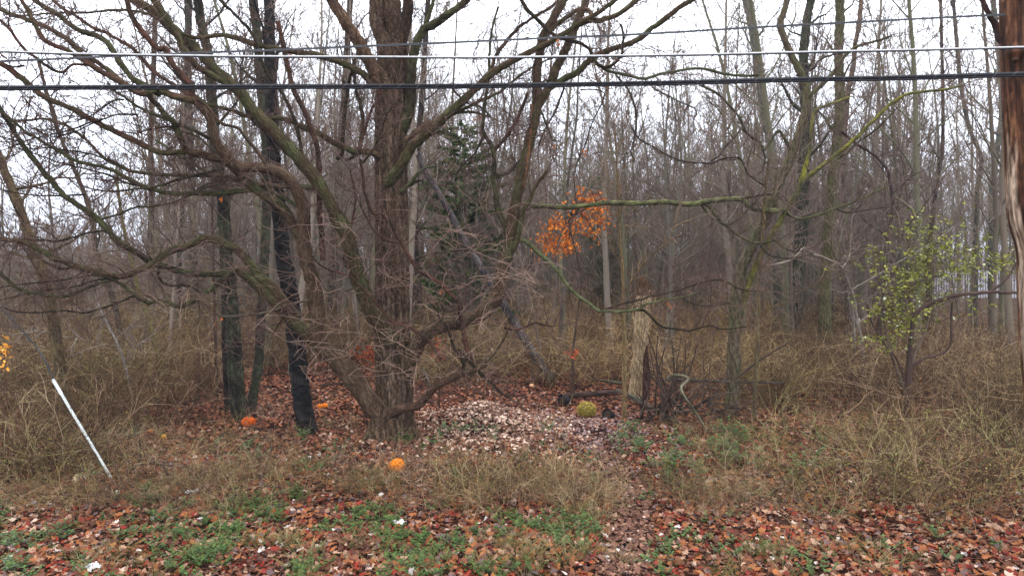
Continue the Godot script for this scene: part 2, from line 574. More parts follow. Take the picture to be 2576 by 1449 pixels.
	limb(t, "branch", mossy, [500, 262, 466, 234, 433, 210, 400, 190, 373, 167, 350, 140, 327, 117, 300, 103, 267, 83, 233, 70, 200, 47, 167, 27, 143, 10, 120, -15], 10, 8, 0.8, dark, red)
	limb(t, "branch", mossy, [312, 212, 275, 180, 240, 155, 200, 133, 177, 107, 150, 87, 117, 70, 90, 57, 50, 43, 17, 33, -10, 15], 13, 11, 0.5, olive, brown)
	limb(t, "branch", mossy, [240, 165, 205, 163, 180, 161, 160, 178, 143, 180, 117, 167, 87, 143, 63, 127, 43, 103, 27, 80, 0, 53, -20, 40], 7, 8, -0.4, red, dark)
	limb(t, "branch", mossy, [400, 44, 353, 30, 300, 25, 250, 28, 200, 32, 160, 32, 123, 33, 83, 37, 33, 42], 8, 4, -0.3, olive, grey)
	limb(t, "branch", mossy, [60, 165, 30, 168, 10, 160], 6, 4, -0.2, dark, dark)
	limb(t, "branch", mossy, [493, 247, 520, 267, 540, 293, 563, 313, 600, 323, 617, 347, 640, 373, 667, 412], 7, 9, -0.2, dark, brown)
	limb(t, "branch", mossy, [525, 350, 493, 330, 467, 320, 433, 307, 400, 293, 367, 280, 333, 260, 310, 243, 283, 227, 268, 205], 9, 5, -0.5, olive, dark)
	limb(t, "branch", mossy, [570, 402, 530, 372, 493, 343, 460, 331, 420, 318], 7, 4, 0.3, olive, dark)
	limb(t, "branch", mossy, [466, 320, 430, 318, 380, 325, 340, 335, 300, 330], 5, 3, 0.2, dark, dark)
	# left horizontals
	limb(t, "branch", mossy, [660, 480, 617, 479, 567, 484, 533, 487, 483, 486, 433, 487, 400, 481, 360, 469, 320, 449, 283, 430, 253, 418, 217, 413, 187, 403, 150, 383, 117, 363, 90, 347, 60, 330, 33, 307, 5, 295], 15, 6, -0.9, olive, olive)
	limb(t, "branch", mossy, [800, 475, 760, 470, 733, 469, 667, 466, 617, 459, 583, 449, 547, 442, 483, 441, 400, 439, 353, 434, 317, 427, 287, 413, 260, 397, 233, 370, 213, 350, 187, 330, 160, 313, 133, 305, 100, 298, 67, 302, 22, 306], 14, 6, -0.5, olive, grey)
	limb(t, "branch", mossy, [758, 560, 754, 526, 733, 509, 700, 492, 667, 472, 617, 459, 567, 445, 517, 430, 483, 410, 450, 393, 420, 370, 390, 352], 11, 6, 0.6, Color(0.13, 0.145, 0.075), olive)
	limb(t, "branch", mossy, [317, 427, 283, 405, 250, 395, 215, 385, 170, 378, 120, 372, 60, 376], 6, 3, -0.5, olive, dark)
	limb(t, "branch", mossy, [360, 470, 320, 462, 270, 440, 215, 425, 150, 410, 95, 390, 40, 372], 6, 3, 0.4, dark, dark)
	limb(t, "branch", mossy, [233, 303, 200, 318, 160, 330, 120, 340, 70, 352, 20, 372], 5, 3, 0.2, dark, dark)
	limb(t, "branch", mossy, [310, 250, 280, 255, 255, 272, 225, 292, 190, 305], 5, 3, 0.2, olive, dark)
	limb(t, "branch", mossy, [345, 290, 300, 287, 265, 297, 230, 310, 190, 330, 140, 345], 5, 3, 0.3, dark, dark)
	# low left boughs
	limb(t, "branch", mossy, [300, 700, 270, 708, 247, 712, 213, 726, 183, 742, 153, 747, 127, 746, 93, 739, 60, 732, 27, 716, 0, 689, -20, 670], 7, 9, -0.6, olive, dark)
	limb(t, "branch", mossy, [345, 745, 327, 749, 283, 766, 250, 777, 213, 787, 160, 782, 107, 786, 50, 786, 10, 776], 6, 4, -0.4, dark, dark)
	limb(t, "branch", mossy, [268, 578, 263, 581, 227, 584, 187, 596, 143, 606, 100, 604, 33, 602, 0, 598], 6, 5, -0.3, dark, dark)
	limb(t, "branch", mossy, [255, 550, 300, 539, 337, 522, 383, 519, 433, 509, 473, 492, 507, 469, 567, 449, 605, 443], 6, 4, 0.3, dark, olive)
	limb(t, "branch", mossy, [213, 489, 150, 492, 83, 491, 20, 482, -20, 470], 5, 3, -0.3, dark, dark)
	limb(t, "branch", mossy, [560, 425, 547, 428, 500, 438, 450, 451, 393, 469, 350, 473, 300, 481, 247, 479, 215, 470], 8, 4, -0.5, olive, dark)
	limb(t, "branch", mossy, [622, 440, 590, 447, 560, 458, 520, 470, 495, 482], 6, 4, -0.3, olive, dark)
	limb(t, "branch", mossy, [400, 668, 395, 690, 408, 710, 430, 718, 460, 716, 485, 725, 503, 740], 7, 7, 0.2, dark, dark)
	limb(t, "branch", mossy, [250, 690, 200, 698, 150, 705, 100, 710, 50, 716, 0, 722], 5, 3, -0.3, dark, dark)
	limb(t, "branch", mossy, [290, 700, 240, 705, 190, 720, 130, 729, 60, 740, 0, 755], 5, 3, 0.2, dark, dark)
	limb(t, "branch", mossy, [180, 672, 150, 676, 128, 668, 105, 655], 7, 4, -0.2, dark, dark)
	limb(t, "branch", mossy, [900, 724, 860, 730, 807, 742, 770, 756, 733, 764, 683, 782, 633, 791, 567, 797, 551, 794], 7, 5, -0.5, Color(0.12, 0.12, 0.09), grey)
	limb(t, "branch", mossy, [712, 795, 700, 818, 682, 845, 655, 860, 610, 864], 5, 3, -0.3, red, dark)
	# front boughs that hang across the trunk
	limb(t, "branch", mossy, [810, 655, 808, 589, 803, 546, 802, 496, 802, 446, 801, 417, 798, 375, 785, 333, 765, 280, 743, 237, 728, 190, 718, 143, 707, 97, 699, 53], 14, 12, -0.3, dark, red)
	limb(t, "branch", mossy, [768, 425, 757, 375, 747, 327, 733, 283, 717, 250, 697, 220, 677, 193, 660, 160, 650, 133, 637, 93, 620, 67, 593, 40, 573, 20, 545, -8], 9, 8, -0.2, dark, dark)
	limb(t, "branch", mossy, [1186, 915, 1176, 880, 1165, 830, 1158, 790, 1154, 762, 1134, 742, 1114, 719, 1087, 699, 1054, 682, 1037, 659, 1020, 629, 1004, 602, 987, 572, 970, 546, 957, 536, 940, 538, 927, 516, 917, 486, 914, 456, 912, 430, 905, 400], 13, 7, -0.7, dark, red, D - 0.8)
	limb(t, "branch", mossy, [867, 403, 887, 397, 900, 383, 912, 345, 920, 317, 934, 277, 954, 240, 957, 217, 955, 180], 8, 8, -0.1, dark, red)
	limb(t, "branch", mossy, [1110, 905, 1080, 860, 1054, 839, 1020, 819, 987, 809, 960, 782, 944, 759, 920, 736, 900, 716, 880, 696, 854, 686, 820, 676, 797, 659, 780, 640], 10, 4, -0.5, dark, red, D - 0.8)
	limb(t, "branch", mossy, [1006, 608, 980, 607, 954, 592, 934, 572, 917, 539, 905, 515], 6, 4, -0.3, dark, red)
	limb(t, "branch", mossy, [890, 690, 865, 660, 875, 610, 885, 560, 893, 510, 890, 470, 880, 430], 8, 5, -0.3, dark, red)
	limb(t, "branch", mossy, [848, 400, 860, 385, 862, 340, 866, 290, 872, 240, 878, 200, 900, 130, 920, 100], 11, 8, 0.6, dark, dark)
	limb(t, "branch", mossy, [898, 385, 908, 350, 912, 300, 905, 260, 895, 230, 890, 180], 12, 8, 0.5, dark, dark)
	limb(t, "branch", mossy, [912, 410, 935, 380, 955, 340, 968, 300, 985, 270], 6, 4, -0.2, dark, dark)
	limb(t, "branch", mossy, [1020, 470, 1040, 462, 1058, 453, 1075, 480, 1091, 505, 1085, 540, 1070, 560, 1050, 585], 8, 4, -0.6, Color(0.13, 0.15, 0.09), dark)
	limb(t, "branch", mossy, [1010, 482, 1035, 455, 1066, 425, 1095, 418], 13, 5, -0.2, Color(0.13, 0.15, 0.09), olive, D - 0.3)
	# right limb from the foot
	limb(t, "limb", ridged, [985, 1010, 1010, 955, 1045, 875, 1075, 838, 1104, 820, 1154, 809, 1204, 792, 1230, 772, 1250, 739, 1260, 696, 1267, 662, 1275, 635], 46, 32, -0.5, brown, Color(0.115, 0.09, 0.055), D + 0.05, -0.3)
	limb(t, "limb", mossy, [1272, 650, 1280, 619, 1287, 572, 1294, 529, 1304, 479, 1310, 443, 1320, 405, 1336, 340, 1346, 290, 1350, 250, 1350, 220, 1349, 187, 1357, 133, 1370, 87, 1394, 43, 1417, 0, 1432, -40], 32, 20, -0.5, brown, olive)
	limb(t, "limb", mossy, [1344, 300, 1354, 265, 1374, 233, 1394, 187, 1414, 143, 1437, 93, 1457, 43, 1477, 0, 1492, -40], 24, 18, 0.4, brown, olive)
	limb(t, "limb", mossy, [1383, 222, 1417, 200, 1451, 183, 1477, 157, 1507, 137, 1541, 123, 1574, 113, 1614, 93, 1641, 70, 1674, 47, 1707, 20, 1741, 0, 1780, -28], 17, 12, -0.6, olive, brown)
	limb(t, "limb", mossy, [1452, 65, 1480, 52, 1505, 52, 1520, 48, 1545, 40, 1575, 22, 1600, 0, 1625, -25], 13, 14, -0.3, olive, grey)
	limb(t, "branch", mossy, [1377, 88, 1400, 62, 1425, 45, 1455, 22, 1480, 25, 1497, 50], 11, 12, -0.5, olive, grey)
	limb(t, "branch", mossy, [1300, -25, 1312, 0, 1325, 22, 1350, 48, 1378, 75, 1400, 92, 1425, 100, 1450, 105, 1475, 115, 1488, 135, 1500, 155, 1520, 170, 1545, 160, 1562, 140, 1568, 110, 1567, 75, 1560, 60], 11, 6, -0.6, dark, dark, D - 1.0)
	limb(t, "branch", mossy, [1500, 160, 1530, 178, 1565, 186, 1600, 194, 1625, 197, 1660, 186, 1700, 180, 1740, 173, 1780, 175, 1820, 185, 1870, 190, 1910, 188], 8, 7, 0.3, olive, Color(0.13, 0.14, 0.085))
	limb(t, "limb", mossy, [1280, 640, 1290, 622, 1304, 589, 1310, 556, 1317, 529, 1327, 512, 1347, 472, 1360, 449, 1375, 430], 22, 6, -0.5, brown, olive)
	limb(t, "limb", mossy, [1283, 618, 1278, 595, 1267, 562, 1254, 529, 1247, 496, 1240, 449, 1243, 425, 1240, 373, 1227, 353, 1215, 327, 1217, 283, 1224, 233, 1230, 183, 1230, 140, 1234, 100, 1240, 60, 1254, 17], 16, 5, -0.4, dark, olive)
	limb(t, "branch", mossy, [1242, 378, 1260, 360, 1280, 333, 1300, 300, 1320, 253, 1326, 235], 9, 8, 0.3, dark, red)
	limb(t, "branch", mossy, [1242, 435, 1265, 440, 1285, 430, 1310, 400], 8, 4, 0.1, olive, dark)
	limb(t, "branch", mossy, [1215, 345, 1195, 385, 1165, 415, 1145, 440, 1120, 470], 6, 4, -0.2, dark, dark)
	limb(t, "branch", ridged, [1318, 470, 1325, 420, 1331, 370, 1336, 330, 1340, 290, 1339, 262], 7, 13, 0.0, Color(0.15, 0.08, 0.045), Color(0.30, 0.15, 0.07), near_depth(t, 1325, 380) - 0.10)
	limb(t, "branch", mossy, [1350, 265, 1365, 290, 1377, 320, 1390, 350, 1400, 355], 5, 4, -0.3, dark, dark)
	limb(t, "branch", mossy, [1420, 215, 1402, 270, 1385, 300, 1365, 340, 1355, 370], 6, 4, 0.4, dark, dark)
	limb(t, "branch", mossy, [1460, 225, 1520, 235, 1490, 310, 1470, 370, 1452, 410], 4, 3, 0.5, dark, dark)
	limb(t, "branch", mossy, [1284, 625, 1304, 606, 1327, 611, 1354, 636, 1384, 662, 1407, 689, 1430, 722, 1457, 746, 1484, 765, 1507, 781, 1547, 784, 1587, 781, 1614, 775, 1627, 763, 1667, 757, 1707, 749, 1757, 737], 13, 4, -0.8, Color(0.14, 0.165, 0.08), olive)
	limb(t, "branch", mossy, [1600, 779, 1621, 781, 1647, 806, 1667, 822, 1694, 826, 1737, 832, 1764, 824, 1791, 819, 1807, 827, 1841, 826, 1875, 822], 7, 3, -0.3, dark, dark)
	limb(t, "branch", mossy, [1510, 780, 1534, 774, 1561, 766, 1601, 756, 1640, 745, 1667, 739, 1707, 731, 1741, 719, 1774, 709, 1804, 704, 1831, 709, 1851, 722, 1881, 731, 1910, 733], 6, 3, 0.3, dark, dark)
	limb(t, "branch", mossy, [1720, 752, 1745, 765, 1770, 770, 1800, 768, 1840, 762], 4, 2.5, 0.1, dark, dark)
	limb(t, "branch", mossy, [1268, 622, 1247, 630, 1220, 631, 1164, 629, 1130, 632, 1087, 639, 1050, 650], 9, 4, -0.3, olive, dark)
	# the twisted low limb at the foot
	limb(t, "limb", ridged, [985, 1040, 1000, 1030, 1025, 1026, 1053, 1018, 1071, 1000, 1089, 979, 1114, 964, 1142, 950, 1167, 940, 1199, 929, 1226, 917], 28, 9, -0.6, brown, brown, D - 0.4)
	limb(t, "branch", ridged, [1167, 938, 1164, 908, 1146, 886, 1135, 854, 1128, 829, 1110, 808, 1100, 783, 1082, 762], 11, 4, -0.2, dark, dark)
	limb(t, "branch", ridged, [1150, 880, 1178, 908, 1206, 936, 1235, 964, 1263, 990, 1288, 1004], 10, 6, 0.2, dark, dark)
	limb(t, "branch", mossy, [1206, 922, 1235, 900, 1263, 861, 1281, 826], 5, 3, 0.3, dark, dark)
	limb(t, "branch", mossy, [1268, 824, 1300, 828, 1325, 822, 1345, 810, 1370, 818, 1394, 820], 7, 4, -0.2, dark, red, D - 0.9)
	limb(t, "branch", mossy, [1058, 925, 1075, 950, 1085, 980], 6, 4, -0.2, Color(0.2, 0.2, 0.15), grey)
	# twigs
	var rose := Color(0.14, 0.085, 0.068)
	var tan := Color(0.27, 0.185, 0.14)
	for l in t.lines:
		var w: float = l[1]
		var p: PackedVector3Array = l[0]
		if w > 45.0:
			twigs_along(t.twigs, p, 0.55, 0.8, 0.006, rose, tan, 0.2, 1, 0.02, 4)
		elif w > 14.0:
			twigs_along(t.twigs, p, 0.13, 0.9, 0.0115, Color(0.06, 0.046, 0.038), rose, 0.15, 2, 0.03, 4)
		else:
			twigs_along(t.twigs, p, 0.115, 0.75, 0.0105, Color(0.06, 0.045, 0.037), rose, 0.15, 2, 0.03, 4)
	# long pale shoots that cross the trunk
	for i in 170:
		var at := sight(rng.randf_range(700, 1340), rng.randf_range(520, 960), D - rng.randf_range(0.5, 1.6)) - base
		var turn := Vector3(rng.randfn(), rng.randf_range(-0.1, 0.6), rng.randfn() * 0.5)
		sprig(t.twigs, at, turn, rng.randf_range(0.5, 1.4), 0.0072, 1, 0.28, -0.05, Color(0.14, 0.085, 0.068), Color(0.36, 0.24, 0.19), 3)
	for i in 60:
		var at := sight(rng.randf_range(60, 640), rng.randf_range(600, 780), D - rng.randf_range(0.8, 2.2)) - base
		var turn := Vector3(rng.randfn(), rng.randf_range(-0.1, 0.4), rng.randfn() * 0.5)
		sprig(t.twigs, at, turn, rng.randf_range(0.5, 1.2), 0.008, 1, 0.24, 0.0, rose, tan, 3)
	part("twigs", t.twigs.mesh(), tinted(), t.root).set_meta("kind", "stuff")
	return t

func o_(w: float) -> Vector3:
	return Vector3(cos(w), 0, sin(w))

func fix_normals(g: Geo) -> void:
	for i in g.n.size():
		g.n[i] = Vector3.ZERO
	for i in range(0, g.idx.size(), 3):
		var a := g.idx[i]
		var b := g.idx[i + 1]
		var c := g.idx[i + 2]
		var f := (g.v[c] - g.v[a]).cross(g.v[b] - g.v[a])
		g.n[a] += f
		g.n[b] += f
		g.n[c] += f
	for i in g.n.size():
		g.n[i] = g.n[i].normalized() if g.n[i].length() > 1e-12 else Vector3.UP

# ---------------------------------------------------------------- the mossy tree on the right
func build_mossy_tree() -> void:
	var mossy := bark(21, 170, 90, 1.5, 0.35)
	var brown := Color(0.15, 0.115, 0.08)
	var olive := Color(0.115, 0.11, 0.055)
	var moss := Color(0.21, 0.20, 0.04)
	var dark := Color(0.07, 0.055, 0.045)
	var base := on_ground(1843, 1046)
	var D := -base.z
	var t := traced("mossy_tree", "forked leafless tree with bright yellow-green moss on its limbs", "tree", base)
	limb(t, "trunk", mossy, [1842, 1052, 1842, 1030, 1845, 960, 1847, 909, 1847, 862, 1851, 796, 1854, 729, 1864, 682, 1881, 642, 1897, 612, 1921, 562, 1941, 512, 1961, 462, 1976, 427, 1994, 387, 2011, 340, 2024, 293, 2031, 253, 2027, 217, 2017, 187, 1997, 147, 1981, 113, 1967, 80, 1964, 57, 1974, 27, 1981, 0, 1990, -60], 38, 14, 0.3, brown, olive, D)
	limb(t, "limb", mossy, [2030, 262, 2037, 243, 2064, 217, 2094, 187, 2114, 157, 2137, 130, 2157, 117, 2191, 107, 2240, 92], 14, 6, -0.6, brown, olive)
	limb(t, "limb", mossy, [1860, 800, 1868, 770, 1884, 720, 1904, 664, 1930, 617, 1947, 583, 1964, 557, 1977, 530, 1994, 503, 2010, 477, 2020, 455, 2044, 437, 2070, 417, 2100, 393, 2127, 370, 2160, 342, 2200, 302, 2250, 255, 2300, 233, 2371, 227, 2420, 215], 18, 6, -0.6, olive, moss)
	limb(t, "limb", mossy, [2012, 470, 2027, 423, 2037, 385, 2041, 360, 2044, 310, 2051, 280, 2074, 267, 2094, 260, 2140, 243], 12, 6, 0.2, olive, Color(0.30, 0.29, 0.045))
	limb(t, "limb", mossy, [1978, 527, 1947, 530, 1907, 527, 1884, 518, 1867, 502, 1841, 501, 1791, 505, 1747, 512, 1707, 512, 1674, 507, 1624, 511, 1574, 511, 1524, 511, 1474, 517, 1424, 521, 1374, 519, 1340, 520], 14, 12, -1.6, Color(0.10, 0.09, 0.055), Color(0.20, 0.215, 0.085))
	limb(t, "branch", mossy, [1974, 529, 1991, 542, 2014, 551, 2041, 546, 2074, 536, 2107, 522, 2157, 506, 2191, 489, 2230, 470], 9, 5, -0.3, olive, olive)
	limb(t, "branch", mossy, [2105, 524, 2130, 535, 2160, 532, 2200, 525, 2260, 520], 5, 3, -0.2, dark, dark)
	limb(t, "branch", mossy, [1767, 510, 1791, 526, 1807, 549, 1827, 566, 1851, 556, 1877, 532, 1897, 512], 8, 6, -0.2, olive, dark)
	limb(t, "branch", mossy, [1765, 515, 1785, 540, 1808, 557, 1828, 568, 1857, 592, 1891, 609, 1914, 611, 1945, 606], 7, 6, 0.1, olive, olive)
	limb(t, "branch", mossy, [1862, 501, 1900, 494, 1940, 490, 1975, 508], 6, 5, 0.1, dark, dark)
	limb(t, "branch", mossy, [1908, 611, 1935, 640, 1970, 650, 2010, 652], 5, 3, -0.1, dark, dark)
	limb(t, "branch", mossy, [1945, 600, 1960, 612, 1985, 630, 2010, 632], 6, 4, -0.3, olive, dark)
	limb(t, "branch", mossy, [1985, 372, 1960, 330, 1925, 378, 1915, 360, 1880, 335, 1860, 295, 1840, 270, 1805, 235, 1765, 215], 8, 6, -0.3, olive, dark)
	limb(t, "branch", mossy, [1918, 365, 1925, 400, 1918, 430, 1905, 440], 5, 3, 0.0, dark, dark)
	limb(t, "branch", mossy, [1930, 470, 1885, 440, 1868, 405, 1850, 395, 1810, 402, 1790, 410, 1740, 408, 1700, 400, 1660, 378, 1610, 350, 1590, 320], 5, 4, -0.5, dark, dark)
	limb(t, "branch", mossy, [1790, 405, 1810, 390, 1825, 370, 1850, 345], 5, 3, 0.2, dark, dark)
	limb(t, "branch", mossy, [1600, 335, 1602, 300, 1596, 260, 1580, 225, 1560, 200, 1545, 180], 6, 5, 0.2, dark, dark)
	limb(t, "branch", mossy, [1600, 335, 1592, 365, 1588, 385, 1598, 405], 5, 3, -0.2, dark, dark)
	limb(t, "branch", mossy, [1640, 220, 1680, 240, 1715, 258, 1750, 274, 1752, 290, 1745, 300], 4, 4, -0.2, dark, dark)
	limb(t, "branch", mossy, [2005, 190, 2050, 170, 2064, 150, 2095, 138, 2130, 132], 7, 5, 0.3, dark, dark)
	for l in t.lines:
		var w: float = l[1]
		twigs_along(t.twigs, l[0], 0.2 if w > 14.0 else 0.16, 0.85, 0.0135, Color(0.08, 0.06, 0.05), Color(0.17, 0.115, 0.1), 0.2, 2, 0.03, 3)
	part("twigs", t.twigs.mesh(), tinted(), t.root).set_meta("kind", "stuff")

# ---------------------------------------------------------------- the other traced trunks
func standing(called: String, label: String, px: Array, w0: float, w1: float, ca: Color, cb: Color, mat: Material, boughs := 10, first := 0.4, twig_len := 0.8, ahead := 0.0) -> Traced:
	var base := on_ground(px[0], px[1])
	var D := -base.z
	var t := traced(called, label, "tree", base)
	var pts := [px[0], px[1] + 8]
	pts.append_array(px)
	# carried on above the frame
	var n := px.size()
	if px[n - 1] <= 5:
		var dx: float = (px[n - 2] - px[n - 4]) / maxf(absf(px[n - 1] - px[n - 3]), 1.0)
		pts.append_array([px[n - 2] + dx * 120.0, px[n - 1] - 120.0, px[n - 2] + dx * 240.0, px[n - 1] - 240.0])
	var p := limb(t, "trunk", mat, pts, w0, w1, ahead, ca, cb, D)
	for b in boughs:
		var k := first + (1.0 - first) * (b + rng.randf()) / boughs
		var i := mini(int(k * (p.size() - 1)), p.size() - 2)
		var turn := b * 2.4 + rng.randf()
		var long := rng.randf_range(1.2, 3.2) * (1.2 - 0.5 * k)
		var q := wander(p[i], Vector3(cos(turn), rng.randf_range(0.3, 1.3), sin(turn)), long, 8, 0.16, 0.06)
		var r0 := lerpf(w0, w1, k) * 0.5 * D / FOC * rng.randf_range(0.25, 0.45)
		var r := PackedFloat32Array()
		for j in q.size():
			r.push_back(maxf(r0 * (1.0 - 0.8 * j / 8.0), 0.005))
		var g := Geo.new()
		g.tube(q, r, 5, ca, cb, rough, 0.08)
		part("branch", g.mesh(), mat, t.root)
		twigs_along(t.twigs, q, 0.2, twig_len, 0.0145, ca, Color(0.16, 0.115, 0.1), 0.15, 2, 0.05, 3)
	if t.twigs.v.size() > 0:
		part("twigs", t.twigs.mesh(), tinted(), t.root).set_meta("kind", "stuff")
	return t

func build_standing_trees() -> void:
	var rb := bark(33, 220, 80, 1.6, 0.3)
	var sm := bark(38, 64, 128, 0.5, 0.5)
	var black := Color(0.032, 0.028, 0.027)
	var char_ := Color(0.07, 0.058, 0.05)
	var green := Color(0.085, 0.09, 0.055)
	var brown := Color(0.13, 0.095, 0.06)
	var ochre := Color(0.2, 0.15, 0.07)
	standing("dark_tree", "thick near-black trunk with green upper stem beside the largest whole pumpkin", [598, 1056, 594, 980, 590, 909, 587, 829, 580, 762, 573, 696, 567, 629, 563, 562, 560, 496, 547, 433, 537, 333, 533, 267, 525, 150, 505, 60, 495, 0], 40, 18, black, green, rb, 12, 0.55)
	standing("slim_tree", "slim dark trunk growing close against the left of the near-black trunk", [570, 1035, 566, 960, 562, 860, 560, 760, 556, 640, 550, 540, 545, 420], 14, 7, black, char_, rb, 6, 0.5)
	standing("slim_tree", "thinnest dark stem of the clump left of the near-black trunk", [545, 1002, 543, 940, 541, 860, 538, 760, 535, 640, 533, 540, 533, 430, 528, 300], 8, 5, char_, Color(0.17, 0.09, 0.06), rb, 5, 0.5)
	standing("tall_tree", "tall straight greenish trunk leaning off the near-black trunk at its foot", [626, 1040, 632, 1010, 640, 975, 650, 909, 654, 829, 658, 762, 664, 660, 668, 562, 670, 480, 670, 400, 663, 300, 653, 200, 647, 100, 635, 0], 24, 22, Color(0.045, 0.043, 0.038), green, sm, 8, 0.6)
	standing("black_trunk_tree", "black ringed-bark trunk with flared foot left of the great tree's base", [775, 1090, 768, 1060, 760, 1010, 755, 972, 749, 910, 744, 865, 737, 810, 730, 745, 718, 680, 710, 629, 703, 562, 697, 500, 690, 420, 684, 330, 680, 240, 678, 120, 676, 0], 50, 20, Color(0.018, 0.018, 0.02), Color(0.05, 0.046, 0.044), bark(40, 32, 256, 1.0, 0.3), 8, 0.5)
	standing("dark_tree", "dark trunk far behind the forked left limb of the great tree", [836, 860, 835, 800, 836, 729, 842, 600, 850, 460, 858, 340, 866, 240, 872, 120, 880, 0], 24, 12, black, char_, rb, 10, 0.35)
	standing("dark_tree", "dark trunk peeping out right behind the great tree's furrowed trunk", [1046, 880, 1044, 779, 1042, 700, 1041, 612, 1043, 500, 1050, 380, 1062, 240, 1070, 100, 1076, 0], 24, 10, black, char_, rb, 8, 0.4)
	standing("leaning_tree", "brown mossy trunk leaning left behind the white pipe", [178, 1112, 170, 1060, 158, 990, 147, 909, 136, 829, 124, 762, 108, 700, 84, 630, 60, 562, 43, 512, 23, 462, 10, 429, -10, 380], 34, 18, brown, ochre, rb, 8, 0.5)
	standing("sapling", "mossy yellow-green sapling bending left in the left-hand brush", [407, 988, 404, 950, 397, 909, 390, 870, 383, 846, 372, 795, 355, 762, 340, 700, 320, 620, 300, 520, 290, 420], 15, 6, ochre, Color(0.17, 0.16, 0.06), sm, 7, 0.4)
	standing("dark_tree", "crooked dark trunk left of the mossy yellow-green sapling", [314, 940, 308, 895, 300, 829, 285, 760, 262, 690, 240, 629, 232, 562, 215, 500, 188, 433, 160, 367, 140, 317, 128, 273, 112, 220, 95, 150], 16, 8, char_, brown, rb, 9, 0.4)
	standing("grey_sapling", "pale grey crooked sapling standing left of the two small gourds", [337, 1055, 327, 985, 310, 909, 292, 862, 266, 810, 244, 762, 225, 700, 205, 640], 7, 4, Color(0.26, 0.23, 0.2), Color(0.34, 0.31, 0.28), sm, 8, 0.3)
	standing("dark_tree", "dark trunk with purplish bark in the far row left of the near-black trunk", [440, 840, 442, 740, 444, 615, 452, 500, 460, 400, 462, 300, 470, 150, 474, 0], 26, 14, Color(0.055, 0.043, 0.045), char_, rb, 10, 0.3)
	standing("dark_tree", "narrower dark trunk in the far row left of the purplish one", [380, 838, 379, 740, 378, 600, 380, 470, 378, 350, 384, 200, 388, 60, 390, 0], 18, 9, char_, brown, rb, 10, 0.3)
	standing("dark_tree", "dark far trunk between the purplish trunk and the near-black trunk", [487, 846, 486, 740, 484, 600, 480, 470, 478, 350, 474, 200, 470, 60, 468, 0], 20, 10, char_, green, rb, 10, 0.3)
	standing("leaning_dead_tree", "grey dead trunk leaning left across the clearing with streaked bare wood", [1392, 962, 1375, 938, 1354, 909, 1330, 870, 1304, 829, 1278, 785, 1254, 746, 1204, 662, 1170, 606, 1137, 546, 1104, 486, 1067, 429, 1052, 390], 25, 13, Color(0.042, 0.037, 0.038), Color(0.145, 0.125, 0.125), rb, 0, 0.5, 0.8, 0.8)
	var snag := standing("snag", "thick tan broken-topped trunk stub standing before the brush", [1600, 1010, 1603, 970, 1608, 930, 1611, 900, 1613, 850, 1616, 800, 1619, 760, 1622, 728], 43, 35, Color(0.40, 0.285, 0.16), Color(0.52, 0.39, 0.24), rb, 0)
	# splintered top and rotten side of the snag
	for i in 9:
		var w := TAU * i / 9.0
		var top := sight(1622, 728, -snag.root.position.z) - snag.root.position + Vector3(cos(w), 0, sin(w)) * 0.15
		var g := Geo.new()
		var up := rng.randf_range(0.08, 0.42)
		g.tube(PackedVector3Array([top + Vector3(0, -0.15, 0), top + Vector3(0, up * 0.5, 0), top + Vector3(cos(w) * 0.02, up, 0)]), PackedFloat32Array([0.085, 0.06, 0.008]), 5, Color(0.12, 0.07, 0.045), Color(0.2, 0.12, 0.07), rough, 0.2)
		part("splinter", g.mesh(), rb, snag.root)
	var rot := Geo.new()
	rot.tube(PackedVector3Array([sight(1624, 1005, 17.9), sight(1628, 950, 17.9), sight(1626, 900, 17.95), sight(1628, 868, 18.0)]), PackedFloat32Array([0.1, 0.115, 0.075, 0.02]), 8, Color(0.05, 0.025, 0.02), Color(0.1, 0.05, 0.035), rough, 0.4)
	for i in rot.v.size():
		rot.v[i] -= snag.root.position
	part("rotten_wood", rot.mesh(), rb, snag.root)
	standing("sapling", "thin tan-barked sapling just left of the broken trunk stub", [1571, 1057, 1572, 1000, 1573, 940, 1572, 870, 1570, 800, 1569, 750, 1567, 680, 1560, 600, 1555, 480, 1548, 330], 15, 3, Color(0.24, 0.16, 0.08), ochre, sm, 8, 0.45)
	standing("mossy_trunk_tree", "straight mossy brown trunk right of the black-green trunk on the right", [2086, 938, 2080, 900, 2077, 826, 2074, 743, 2084, 643, 2090, 543, 2097, 443, 2107, 367, 2114, 233, 2111, 133, 2114, 67, 2114, 0], 34, 18, Color(0.13, 0.105, 0.06), Color(0.12, 0.115, 0.055), rb, 10, 0.45)
	standing("dark_tree", "broad black-green trunk between the mossy forked tree and the straight mossy trunk", [2000, 918, 2000, 826, 2004, 743, 2010, 643, 2017, 577, 2022, 450, 2030, 300, 2022, 160, 2030, 60, 2041, 0], 42, 14, Color(0.045, 0.045, 0.038), green, rb, 10, 0.45)
	standing("grey_tree", "tall pale grey trunk rising to the sky behind the forked mossy tree", [1950, 868, 1955, 760, 1952, 640, 1950, 520, 1946, 430, 1936, 340, 1924, 300, 1917, 233, 1907, 167, 1897, 100, 1887, 40, 1877, 0], 27, 15, Color(0.17, 0.165, 0.14), Color(0.13, 0.14, 0.1), sm, 10, 0.5)
	standing("red_barked_tree", "thin pinkish trunk just right of the straight mossy trunk", [2138, 905, 2136, 840, 2134, 777, 2130, 643, 2127, 577, 2120, 490, 2124, 380, 2135, 233, 2148, 167, 2152, 117, 2162, 67, 2168, 0], 14, 11, Color(0.23, 0.155, 0.125), Color(0.17, 0.13, 0.1), sm, 8, 0.5)
